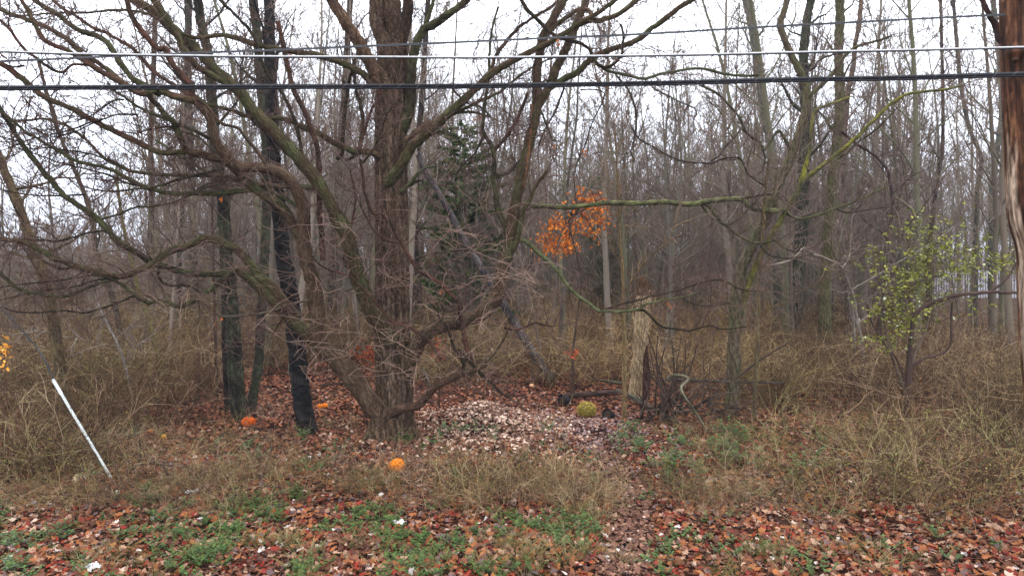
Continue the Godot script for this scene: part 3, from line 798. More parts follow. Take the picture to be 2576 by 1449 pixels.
	standing("dark_red_tree", "crooked dark reddish stem behind the green-leaved shrub", [2204, 960, 2210, 870, 2216, 800, 2224, 743, 2231, 643, 2240, 577, 2247, 510, 2237, 437, 2222, 412, 2197, 387, 2150, 357, 2120, 330], 14, 6, Color(0.06, 0.042, 0.04), Color(0.1, 0.065, 0.055), sm, 8, 0.4)
	standing("dark_red_tree", "thin upright dark stem above the green-leaved shrub", [2332, 880, 2338, 700, 2340, 627, 2350, 527, 2360, 460, 2370, 393, 2374, 343, 2374, 240, 2372, 160, 2370, 60, 2368, 0], 11, 7, Color(0.06, 0.045, 0.04), Color(0.1, 0.07, 0.055), sm, 9, 0.35)
	standing("grey_tree", "forked greyish trunk far off beside the stripped roadside trunk", [2497, 800, 2497, 700, 2497, 610, 2497, 510, 2501, 443, 2510, 377, 2522, 300, 2520, 200, 2512, 100, 2500, 0], 18, 10, Color(0.1, 0.105, 0.085), Color(0.12, 0.115, 0.095), sm, 10, 0.35)
	standing("grey_tree", "slender greyish trunk left of the far forked trunk by the roadside trunk", [2455, 815, 2456, 700, 2457, 577, 2460, 483, 2470, 400, 2440, 320, 2420, 220, 2410, 120, 2400, 0], 12, 8, Color(0.1, 0.1, 0.085), char_, sm, 10, 0.35)
	standing("leaning_tree", "greenish trunk leaning left behind the straight mossy trunk", [2300, 800, 2275, 690, 2250, 623, 2224, 583, 2200, 550, 2177, 517, 2150, 470], 16, 10, Color(0.15, 0.15, 0.08), green, sm, 4, 0.5)
	standing("dark_tree", "thin dark stem standing against the mossy forked tree's foot", [1898, 1060, 1900, 1000, 1905, 900, 1908, 800, 1912, 700, 1920, 600, 1925, 500, 1935, 400], 12, 7, Color(0.1, 0.075, 0.05), ochre, sm, 7, 0.4)
	standing("twisted_sapling", "pale grey sapling with broken bent arms right of the straight mossy trunk", [2176, 985, 2172, 900, 2162, 830, 2155, 790, 2147, 744, 2134, 710, 2120, 674, 2090, 655, 2050, 640, 2024, 625, 2010, 637, 1990, 655, 1957, 664, 1930, 670], 11, 4, Color(0.2, 0.165, 0.135), Color(0.33, 0.28, 0.235), sm, 5, 0.3, 0.5, -0.6)
	standing("leaning_sapling", "thin pale sapling slanting up to the right toward the green-leaved shrub", [2146, 965, 2150, 860, 2146, 760, 2144, 732, 2184, 707, 2234, 677, 2284, 647, 2350, 610, 2394, 577, 2417, 550], 9, 3, Color(0.2, 0.17, 0.14), Color(0.3, 0.26, 0.22), sm, 6, 0.3, 0.5, -1.0)
	standing("slim_tree", "slim sloping brown stem crossing behind the great tree's right limb", [1150, 850, 1168, 770, 1185, 700, 1200, 620, 1215, 560, 1230, 490, 1238, 450], 12, 8, Color(0.16, 0.125, 0.09), ochre, sm, 5, 0.3)

# ---------------------------------------------------------------- stripped trunk, cables
func build_roadside() -> void:
	var t := traced("stripped_trunk", "stout brown trunk stripped of bark down its pale left side at the roadside", "tree", Vector3(6.75, 0.0, -8.75))
	var wet := bark(51, 256, 40, 0.9, 0.3)
	wet.roughness = 0.55
	var spine := PackedVector3Array()
	for q in [[2640, 1460], [2625, 1200], [2612, 960], [2602, 830], [2596, 640], [2574, 543], [2563, 343], [2557, 200], [2553, 100], [2552, 0], [2550, -100], [2548, -260]]:
		spine.push_back(sight(q[0], q[1], 8.75) - t.root.position)
	spine = smooth_line(spine, 0.05)
	var g := Geo.new()
	var sides := 40
	for i in spine.size():
		var y := spine[i].y
		for j in sides + 1:
			var w := TAU * j / sides
			var o := Vector3(cos(w), 0, sin(w))
			var streak := rough.get_noise_3d(cos(w) * 7.0, y * 1.3, sin(w) * 7.0)
			var pale := smoothstep(0.84, 0.96, -o.x * 0.95 + o.z * 0.25 + streak * 0.3 - 0.22 * smoothstep(4.9, 5.8, y))
			var r := 0.158 + 0.004 * streak - 0.006 * pale + 0.02 * exp(-maxf(y, 0.0) * 2.0)
			r += 0.05 * exp(-pow((y - 6.55) / 0.07, 2.0)) * smoothstep(0.3, 0.9, o.z * 0.95 - o.x * 0.2)
			g.v.push_back(spine[i] + o * r)
			g.n.push_back(o)
			g.uv.push_back(Vector2(j * 2.0 / sides, y / 1.6))
			var col := Color(0.045, 0.02, 0.013).lerp(Color(0.13, 0.055, 0.03), clampf(0.5 + streak * 1.6, 0.0, 1.0))
			if rough.get_noise_3d(cos(w) * 3.0 + 20.0, y * 1.2, sin(w) * 3.0) > 0.22:
				col = col.lerp(Color(0.25, 0.12, 0.06), 0.55)
			g.c.push_back(col.lerp(Color(0.5, 0.37, 0.27), pale))
	for i in spine.size() - 1:
		for j in sides:
			var q := i * (sides + 1) + j
			g.idx.append_array(PackedInt32Array([q, q + sides + 1, q + 1, q + 1, q + sides + 1, q + sides + 2]))
	fix_normals(g)
	part("trunk", g.mesh(), wet, t.root)
	t.px.push_back(Vector3(2545, 110, 8.75))
	limb(t, "limb", wet, [2548, 140, 2520, 100, 2512, 82, 2495, 45, 2474, 2, 2455, -40], 17, 11, 0.2, Color(0.04, 0.022, 0.02), Color(0.09, 0.04, 0.03))
	var knot := SphereMesh.new()
	knot.radius = 0.035
	knot.height = 0.06
	knot.radial_segments = 12
	knot.rings = 6
	part("knot", knot, plain(Color(0.02, 0.016, 0.016), 0.6), t.root, sight(2585, 372, 8.6) - t.root.position)
	part("knot", knot, plain(Color(0.05, 0.028, 0.02), 0.6), t.root, sight(2556, 150, 8.59) - t.root.position)

	cable("communication_cable", "thick black bundled cable, lowest of the overhead lines", [[-300, 222], [0, 220.5], [300, 219], [600, 217.5], [850, 217], [1100, 216], [1374, 213], [1700, 207], [2000, 199.5], [2233, 195.5], [2576, 186], [2900, 174]], 8.1, [[0.0, 0.0, 0.0235, Color(0.012, 0.013, 0.017)], [0.012, -0.026, 0.012, Color(0.02, 0.021, 0.025)], [-0.012, 0.023, 0.007, Color(0.035, 0.04, 0.05)]], true, Color(0.22, 0.23, 0.25))
	cable("power_cable", "pale silvery cable with twisted strands, middle of the overhead lines", [[-300, 117], [0, 128], [150, 133], [300, 136.5], [500, 139.5], [850, 142], [1100, 143], [1374, 142], [1700, 137], [2000, 131], [2300, 124], [2576, 118], [2900, 109]], 8.4, [[0.0, 0.0, 0.0105, Color(0.62, 0.62, 0.62)], [0.004, -0.0165, 0.008, Color(0.035, 0.037, 0.042)]], true, Color(0.3, 0.3, 0.31))
	cable("power_cable", "slim dark twisted cable, uppermost of the overhead lines", [[-300, 165], [0, 153], [300, 140], [450, 134], [600, 127.5], [687, 125], [850, 118], [1100, 107], [1374, 95], [1600, 85], [1900, 68], [2233, 50], [2576, 33], [2900, 17]], 8.7, [[0.0, 0.0, 0.009, Color(0.06, 0.063, 0.07)], [0.003, -0.013, 0.007, Color(0.1, 0.105, 0.115)]], true, Color(0.2, 0.2, 0.22))

func cable(called: String, label: String, px: Array, d: float, strands: Array, lashed: bool, tone: Color) -> void:
	var mid := sight(px[px.size() / 2][0], px[px.size() / 2][1], d)
	var t := thing(called, label, "cable", mid, "overhead lines")
	var line := PackedVector3Array()
	for q in px:
		line.push_back(sight(q[0], q[1], d) - mid)
	line = smooth_line(line, 0.06)
	for s in strands:
		var p := PackedVector3Array()
		var r := PackedFloat32Array()
		for i in line.size():
			var w := i * 0.045
			p.push_back(line[i] + Vector3(0, s[1] + 0.0015 * sin(w * 3.0 + s[1] * 400.0), s[0]))
			r.push_back(s[2])
		var g := Geo.new()
		g.tube(p, r, 8, s[3], s[3], rough, 0.0)
		var m := tinted(Color.WHITE, 0.6)
		m.metallic_specular = 0.25
		part("strand", g.mesh(), m, t)
	if lashed:
		var p := PackedVector3Array()
		var r := PackedFloat32Array()
		var wide: float = strands[0][2] + 0.004
		var low: float = strands[0][2] + strands[1][2] * 1.6
		var w := 0.0
		for i in line.size() - 1:
			for k in 4:
				w += 0.42
				p.push_back(line[i].lerp(line[i + 1], k / 4.0) + Vector3(0, sin(w) * (wide + low) * 0.5 + (wide - low) * 0.45, cos(w) * wide))
				r.push_back(0.0012)
		var g := Geo.new()
		g.tube(p, r, 4, tone, tone, rough, 0.0)
		part("lashing_wire", g.mesh(), tinted(Color.WHITE, 0.5), t)

# ---------------------------------------------------------------- the wood behind
func landmark(x: float) -> String:
	var marks := [[60, "beyond the left edge brush"], [170, "behind the leaning brown trunk"], [300, "behind the crooked dark trunk"], [400, "behind the yellow-green sapling"], [480, "behind the far dark row"], [580, "behind the near-black trunk"], [660, "behind the tall greenish trunk"], [750, "behind the black ringed trunk"], [850, "behind the great left limb"], [980, "behind the furrowed trunk"], [1080, "just right of the furrowed trunk"], [1200, "behind the leaning dead trunk"], [1300, "behind the great right limb"], [1420, "behind the orange oak leaves"], [1520, "right of the orange oak leaves"], [1620, "behind the broken stub"], [1740, "under the long mossy branch"], [1850, "left of the forked mossy tree"], [1950, "behind the forked mossy tree"], [2050, "behind the black-green trunk"], [2130, "behind the straight mossy trunk"], [2240, "behind the dark reddish stem"], [2340, "behind the green-leaved shrub"], [2460, "beside the white fence"], [9999, "behind the stripped roadside trunk"]]
	for m in marks:
		if x < m[0]:
			return m[1]
	return ""

const ORDER := ["", "second ", "third ", "fourth ", "fifth ", "sixth ", "seventh ", "eighth ", "ninth ", "tenth ", "eleventh ", "twelfth ", "thirteenth ", "fourteenth ", "fifteenth ", "sixteenth ", "seventeenth ", "eighteenth "]
func singled(head: String, where: String) -> String:
	var key := head + where
	said[key] = said.get(key, -1) + 1
	var k: int = said[key]
	return "%s%s %s" % [ORDER[mini(k, 17)], head, where]

func build_forest(great: Traced) -> void:
	var sm := tinted(Color.WHITE, 0.95)
	var protos := []
	var kinds := []
	var tones := [Color(0.13, 0.10, 0.078), Color(0.125, 0.112, 0.092), Color(0.24, 0.2, 0.165), Color(0.07, 0.057, 0.05), Color(0.135, 0.13, 0.08)]
	var tone_words := ["brown", "grey-brown", "pale brown", "dark", "greenish"]
	var twig := Color(0.19, 0.145, 0.115)
	for k in 10:
		var tr := Geo.new()
		var cr := Geo.new()
		var tone: Color = tones[k % 5]
		if k < 5:
			grow_tree(tr, cr, 15.5 + k * 0.8, 0.12 + 0.02 * (k % 3), tone, tone.lerp(Color(0.15, 0.14, 0.1), 0.5), 0.28, 22, 0.22, 0.9, twig, 6)
		else:
			grow_tree(tr, cr, 8.0 + (k - 5) * 0.9, 0.055 + 0.008 * (k % 3), tone, tone.lerp(twig, 0.5), 0.15, 20, 0.27, 0.8, twig, 5)
		protos.append([tr.mesh(), cr.mesh()])
	var spots := []
	var tries := 0
	while spots.size() < 250 and tries < 4000:
		tries += 1
		var x := rng.randf_range(-60, 2640)
		var d := 22.0 + 36.0 * pow(rng.randf(), 0.8)
		if x < 380.0 and rng.randf() < 0.55:
			continue
		if x > 1040.0 and x < 1300.0 and d < 30.0:
			continue
		if x > 2330.0 and d < 62.0 and rng.randf() < 0.6:
			continue
		var ok := true
		for s in spots:
			if absf(s[0] - x) < 14.0 and absf(s[1] - d) < 5.0:
				ok = false
				break
		if ok:
			spots.append([x, d])
	spots.sort_custom(func(a, b): return a[1] < b[1])
	for s in spots:
		var x: float = s[0]
		var d: float = s[1]
		var small := rng.randf() < (0.75 if x < 360.0 else 0.45 if x > 1350.0 and x < 1850.0 else 0.35)
		var k := rng.randi_range(5, 9) if small else rng.randi_range(0, 4)
		var grow := rng.randf_range(0.75, 1.15) * (0.7 if x < 330.0 and d > 30.0 else 0.86 if x > 1350.0 and x < 1880.0 else 1.0)
		var at := sight(x, HORIZON, d)
		at.y = ground_at(at.x, at.z) - 0.05
		var height := ("low" if grow < 0.85 else "mid-height" if grow < 1.0 else "tall") if small else ("slim" if grow < 0.85 else "tall" if grow < 1.0 else "towering")
		var o := thing("young_tree" if small else "forest_tree", "", "tree", at, "young trees in the wood behind" if small else "leafless trees in the wood behind")
		o.rotation = Vector3(rng.randfn() * 0.03, rng.randf() * TAU, rng.randfn() * 0.04)
		o.scale = Vector3.ONE * grow
		part("trunk", protos[k][0], sm, o)
		part("crown", protos[k][1], sm, o)
		o.set_meta("label", singled("%s %s leafless %s" % [height, tone_words[k % 5], "sapling" if small else "tree"], landmark(x)))
	# the far-off wood that reads as one mass
	for k in [0, 1, 3, 4, 6, 8]:
		var where := []
		for i in 135:
			var x := rng.randf_range(-150, 2750)
			var d := rng.randf_range(52, 115)
			var grow := rng.randf_range(0.8, 1.15)
			if x < 360.0:
				grow *= 0.36 if k < 5 else 0.55
			elif x < 900.0:
				grow *= 0.85
			if x > 2330.0 and x < 2580.0 and d < 64.0:
				d += 10.0
			var at := sight(x, HORIZON, d)
			at.y = 0.0
			where.append(Transform3D(Basis(Vector3.UP, rng.randf() * TAU).scaled(Vector3.ONE * grow), at))
		scatter("distant_woods", protos[k][0], sm, where, [], "trunks of the far-off leafless wood")
		scatter("distant_woods", protos[k][1], sm, where, [], "hazy crowns of the far-off leafless wood")
	# saplings past the three hundred that show largest, one mass
	for k in [5, 6, 7, 8, 9]:
		var where := []
		var hue := []
		for i in 105:
			var x := rng.randf_range(-120, 2700)
			var d := rng.randf_range(25, 64)
			var grow := rng.randf_range(0.6, 1.05)
			if x < 380.0:
				grow *= 0.62
			if x > 2330.0 and x < 2590.0:
				continue
			if x > 600.0 and x < 1100.0 and rng.randf() < 0.5:
				continue
			var at := sight(x, HORIZON, d)
			at.y = ground_at(at.x, at.z)
			where.append(Transform3D(Basis(Vector3.UP, rng.randf() * TAU).scaled(Vector3.ONE * grow), at))
			hue.append(Color(1, 1, 1) * rng.randf_range(0.65, 1.15))
		scatter("thicket", protos[k][0], sm, where, hue, "thin stems of the thicket between the trees")
		scatter("thicket", protos[k][1], sm, where, hue, "fine brown twigs of the thicket between the trees")
	conifer("conifer", "dark green ragged conifer standing behind the leaning dead trunk", 1168, 29.0, 9.4, 2.6, 5)
	conifer("conifer", "slim pale green conifer behind the orange oak leaves", 1502, 38.0, 8.2, 0.85, 6)
	conifer("conifer", "short dark conifer low down right of the orange oak leaves", 1528, 34.0, 4.8, 0.9, 7)
	oak_leaves(great)

func conifer(called: String, label: String, x: float, d: float, tall: float, wide: float, seed_: int) -> void:
	rng.seed = seed_
	var at := sight(x, HORIZON, d)
	at.y = 0.0
	var t := thing(called, label, "tree", at, "conifers in the wood")
	var trunk := Geo.new()
	trunk.tube(PackedVector3Array([Vector3(0, -0.1, 0), Vector3(0.05, tall * 0.5, 0), Vector3(0, tall, 0)]), PackedFloat32Array([0.16, 0.09, 0.015]), 7, Color(0.08, 0.055, 0.04), Color(0.1, 0.07, 0.05), rough, 0.1)
	part("trunk", trunk.mesh(), tinted(), t)
	var wood := Geo.new()
	var g := Geo.new()
	var boughs := int(tall * 13.0)
	for b in boughs:
		var k := 0.12 + 0.88 * (b + rng.randf()) / boughs
		var w := b * 2.4 + rng.randfn() * 0.4
		var long := wide * pow(1.06 - k, 0.5) * rng.randf_range(0.3, 1.3) + 0.12
		var p := wander(Vector3(0, tall * k, 0), Vector3(cos(w), 0.25, sin(w)), long, 5, 0.12, -0.03)
		wood.twig(p, 0.02, 0.006, Color(0.07, 0.05, 0.035), Color(0.07, 0.06, 0.035))
		var bushy := rng.randf()
		for s in int(long * 85.0 * (0.4 + bushy)):
			var i := rng.randi_range(0, 4)
			var q := p[i].lerp(p[i + 1], rng.randf())
			if q.distance_to(p[0]) < long * 0.2:
				continue
			var out := (p[i + 1] - p[i]).normalized() + Vector3(rng.randfn(), rng.randfn() * 0.5 + 0.1, rng.randfn()) * 0.8
			out = out.normalized() * rng.randf_range(0.14, 0.34)
			var side := out.cross(Vector3(rng.randfn(), rng.randfn(), rng.randfn())).normalized() * rng.randf_range(0.03, 0.065)
			var tone := Color(0.035, 0.06, 0.022).lerp(Color(0.09, 0.13, 0.036), rng.randf())
			g.fan(q + out * 0.5 + side.cross(out).normalized() * 0.012, PackedVector3Array([q, q + out * 0.4 + side, q + out, q + out * 0.4 - side]), side.cross(out).normalized(), tone)
	part("boughs", wood.mesh(), tinted(), t).set_meta("kind", "stuff")
	part("needles", g.mesh(), tinted(), t).set_meta("kind", "stuff")

func lobed(g: Geo, at: Vector3, dir: Vector3, nor: Vector3, size: float, col: Color) -> void:
	var side := dir.cross(nor).normalized()
	var rim := PackedVector3Array()
	var outline := [[0.0, 0.0], [0.22, 0.12], [0.3, 0.3], [0.14, 0.36], [0.36, 0.6], [0.15, 0.62], [0.16, 0.86], [0.0, 1.0], [-0.16, 0.86], [-0.15, 0.62], [-0.36, 0.6], [-0.14, 0.36], [-0.3, 0.3], [-0.22, 0.12]]
	for q in outline:
		rim.push_back(at + side * q[0] * size + dir * q[1] * size - nor * absf(q[0]) * size * 0.35)
	g.fan(at + dir * size * 0.5, rim, nor, col)

# an oak that has kept part of its leaves, and other late leaf clusters
func oak_leaves(great: Traced) -> void:
	rng.seed = 77
	var leaf := tinted(Color.WHITE, 0.75)
	leaf.backlight_enabled = true
	leaf.backlight = Color(0.5, 0.28, 0.1)
	var base := on_ground(1462, 920)
	var D := 19.0
	base = sight(1440, HORIZON, D)
	base.y = 0.0
	var t := traced("oak_sapling", "dark thin oak still holding bright orange leaves", "tree", base)
	var bark_ := tinted()
	limb(t, "trunk", bark_, [1446, 1010, 1441, 900, 1452, 800, 1462, 700, 1446, 620, 1432, 560, 1448, 500, 1444, 440, 1462, 380, 1470, 330], 6, 2.5, 0.0, Color(0.04, 0.03, 0.028), Color(0.07, 0.05, 0.04), D)
	var sprays := [[1375, 600, 36, 40, 40], [1415, 575, 34, 36, 36], [1428, 612, 26, 34, 34], [1398, 620, 30, 26, 22], [1395, 560, 26, 20, 16], [1480, 505, 46, 26, 42], [1468, 545, 36, 36, 34], [1515, 540, 22, 32, 28], [1492, 575, 26, 34, 26], [1462, 478, 16, 14, 8], [1500, 497, 28, 16, 14], [1432, 600, 16, 42, 20]]
	var g := Geo.new()
	for s in sprays:
		limb(t, "branch", bark_, [1446, 540, (1446 + s[0]) * 0.5, (525 + s[1]) * 0.5 - 8, s[0], s[1] + 4], 4, 2, rng.randf_range(-0.3, 0.3), Color(0.05, 0.035, 0.03), Color(0.08, 0.05, 0.04))
		for i in int(s[4] * 2.6):
			var at := sight(s[0] + rng.randfn() * s[2] * 0.5, s[1] + rng.randfn() * s[3] * 0.5, D + rng.randfn() * 0.25) - base
			var dir := Vector3(rng.randfn(), -1.2 + rng.randfn() * 0.6, rng.randfn()).normalized()
			var nor := dir.cross(Vector3(rng.randfn(), rng.randfn(), rng.randfn())).normalized()
			lobed(g, at, dir, nor, rng.randf_range(0.065, 0.12), Color(0.36, 0.09, 0.015).lerp(Color(0.68, 0.24, 0.035), rng.randf()))
	part("leaves", g.mesh(), leaf, t.root).set_meta("kind", "stuff")
	late("rust_leaved_shoot", "low shoot with rust-red dead leaves left of the great tree's furrowed trunk", 922, 893, 26, 26, 15.6, 110, Color(0.2, 0.05, 0.025), leaf)
	late("rust_leaved_shoot", "thin seedling topped with one small tuft of red leaves", 1440, 885, 10, 13, 18.0, 34, Color(0.28, 0.06, 0.025), leaf)
	late("rust_leaved_shoot", "low rusty leaves showing behind the furrowed trunk's right side", 1105, 870, 22, 26, 16.5, 50, Color(0.22, 0.055, 0.03), leaf)
	late("yellow_leaved_shoot", "twig with orange-yellow leaves poking in at the left edge", 8, 885, 14, 34, 12.5, 40, Color(0.55, 0.26, 0.05), leaf)
	late("yellow_leaved_shoot", "small yellow weed leaves right of the worn path", 1686, 1215, 12, 50, 12.4, 36, Color(0.42, 0.26, 0.05), leaf)
	# stray leaves that hang on the great tree
	for q in [[1078, 30], [1408, 112], [755, 126], [728, 130], [1395, 350], [1470, 378], [1358, 625], [1683, 752], [1108, 715], [500, 842], [560, 484], [1205, 290]]:
		var lg := Geo.new()
		var best := Vector3.ZERO
		for w in great.px:
			if best == Vector3.ZERO or Vector2(w.x - q[0], w.y - q[1]).length() < Vector2(best.x - q[0], best.y - q[1]).length():
				best = w
		var at := sight(best.x, best.y, best.z)
		for i in 3:
			var hang := Vector3(rng.randfn() * 0.05, -rng.randf_range(0.04, 0.14), rng.randfn() * 0.05)
			lg.twig(PackedVector3Array([Vector3.ZERO, hang * 0.5 + Vector3(0.01, 0, 0.01), hang]), 0.003, 0.0015, Color(0.1, 0.06, 0.04), Color(0.2, 0.1, 0.05))
			lobed(lg, hang, Vector3(rng.randfn() * 0.6, -1, rng.randfn() * 0.6).normalized(), Vector3(rng.randfn(), 0.3, 1).normalized(), rng.randf_range(0.06, 0.1), Color(0.42, 0.13, 0.035))
		var o := MeshInstance3D.new()
		o.mesh = lg.mesh()
		o.material_override = leaf
		o.name = numbered("hanging_leaf")
		o.position = at
		add_child(o)
		tag(o, singled("withered orange leaf tuft hanging from a bare branch", landmark(best.x).replace("behind", "before")), "leaf", "withered leaves left hanging")

func late(called: String, label: String, x: float, y: float, wx: float, wy: float, d: float, count: int, col: Color, mat: Material) -> void:
	var base := sight(x, HORIZON, d)
	base.y = ground_at(base.x, base.z)
	var t := thing(called, label, "plant", base)
	var g := Geo.new()
	var s := Geo.new()
	for i in 6:
		var to := sight(x + rng.randfn() * wx * 0.5, y + rng.randfn() * wy * 0.5, d) - base
		s.twig(smooth_line(PackedVector3Array([Vector3(rng.randfn() * 0.04, -0.05, 0), to * Vector3(0.3, 0.5, 0.3) + Vector3(rng.randfn() * 0.05, 0, 0), to]), 0.2), 0.008, 0.003, Color(0.07, 0.045, 0.035), Color(0.12, 0.07, 0.05))
	for i in count:
		var at := sight(x + rng.randfn() * wx * 0.55, y + rng.randfn() * wy * 0.55, d + rng.randfn() * 0.15) - base
		var dir := Vector3(rng.randfn(), -0.8 + rng.randfn() * 0.7, rng.randfn()).normalized()
		lobed(g, at, dir, dir.cross(Vector3(rng.randfn(), rng.randfn(), rng.randfn())).normalized(), rng.randf_range(0.06, 0.11), col.lerp(col * Color(1.6, 1.7, 1.5), rng.randf()))
	part("stems", s.mesh(), tinted(), t).set_meta("kind", "stuff")
	part("leaves", g.mesh(), mat, t).set_meta("kind", "stuff")

# ---------------------------------------------------------------- brush
func brush_mesh(stems: int, tall: float, wide: float, arch: float, ca: Color, cb: Color, thick: float, leafy: int, leaf_col: Color) -> Array:
	var g := Geo.new()
	var l := Geo.new()
	for i in stems:
		var w := rng.randf() * TAU
		var r := wide * 0.45 * sqrt(rng.randf())
		var at := Vector3(cos(w) * r, -0.05, sin(w) * r)
		var w2 := w + rng.randfn() * 0.9
		var lean := rng.randf_range(0.1, 0.75)
		var long := tall * rng.randf_range(0.55, 1.25)
		var p := wander(at, Vector3(cos(w2) * lean, 1, sin(w2) * lean), long, 6, 0.13, -arch)
		var pick := rng.randf()
		var tone := ca.lerp(cb, rng.randf())
		if pick < 0.36:
			tone = Color(0.075, 0.052, 0.04)
		elif pick < 0.5:
			tone = Color(0.40, 0.33, 0.235)
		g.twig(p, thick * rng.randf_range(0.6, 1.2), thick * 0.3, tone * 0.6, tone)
		for k in 7:
			var s := rng.randi_range(1, 5)
			var d := (p[s + 1] - p[s]).normalized() if s < 6 else Vector3.UP
			var q := wander(p[s].lerp(p[mini(s + 1, 6)], rng.randf()), d + Vector3(rng.randfn(), rng.randfn() * 0.6, rng.randfn()) * 0.9, long * rng.randf_range(0.18, 0.6), 4, 0.26, -arch * 0.7)
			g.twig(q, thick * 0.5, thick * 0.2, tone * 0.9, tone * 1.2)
			for e in leafy:
				var at2 := q[rng.randi_range(1, 3)]
				var dir := Vector3(rng.randfn(), rng.randfn(), rng.randfn()).normalized()
				var side := dir.cross(Vector3(0.3, 1, 0.2)).normalized()
				var z := rng.randf_range(0.02, 0.04)
				l.fan(at2 + dir * z * 0.5, PackedVector3Array([at2, at2 + dir * z * 0.5 + side * z * 0.35, at2 + dir * z, at2 + dir * z * 0.5 - side * z * 0.35]), Vector3(0, 1, 0), leaf_col.lerp(leaf_col * 1.7, rng.randf()))
	return [g.mesh(), l.mesh() if leafy > 0 else null]

func shrub(protos: Array, k: int, mat: Material, at: Vector3, size: Vector3, label: String, group: String) -> void:
	var o := thing("dry_shrub", label, "shrub", at, group)
	o.rotation.y = rng.randf() * TAU
	o.scale = size
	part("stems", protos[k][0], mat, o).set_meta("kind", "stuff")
	if protos[k][1] != null:
		part("leaves", protos[k][1], mat, o).set_meta("kind", "stuff")

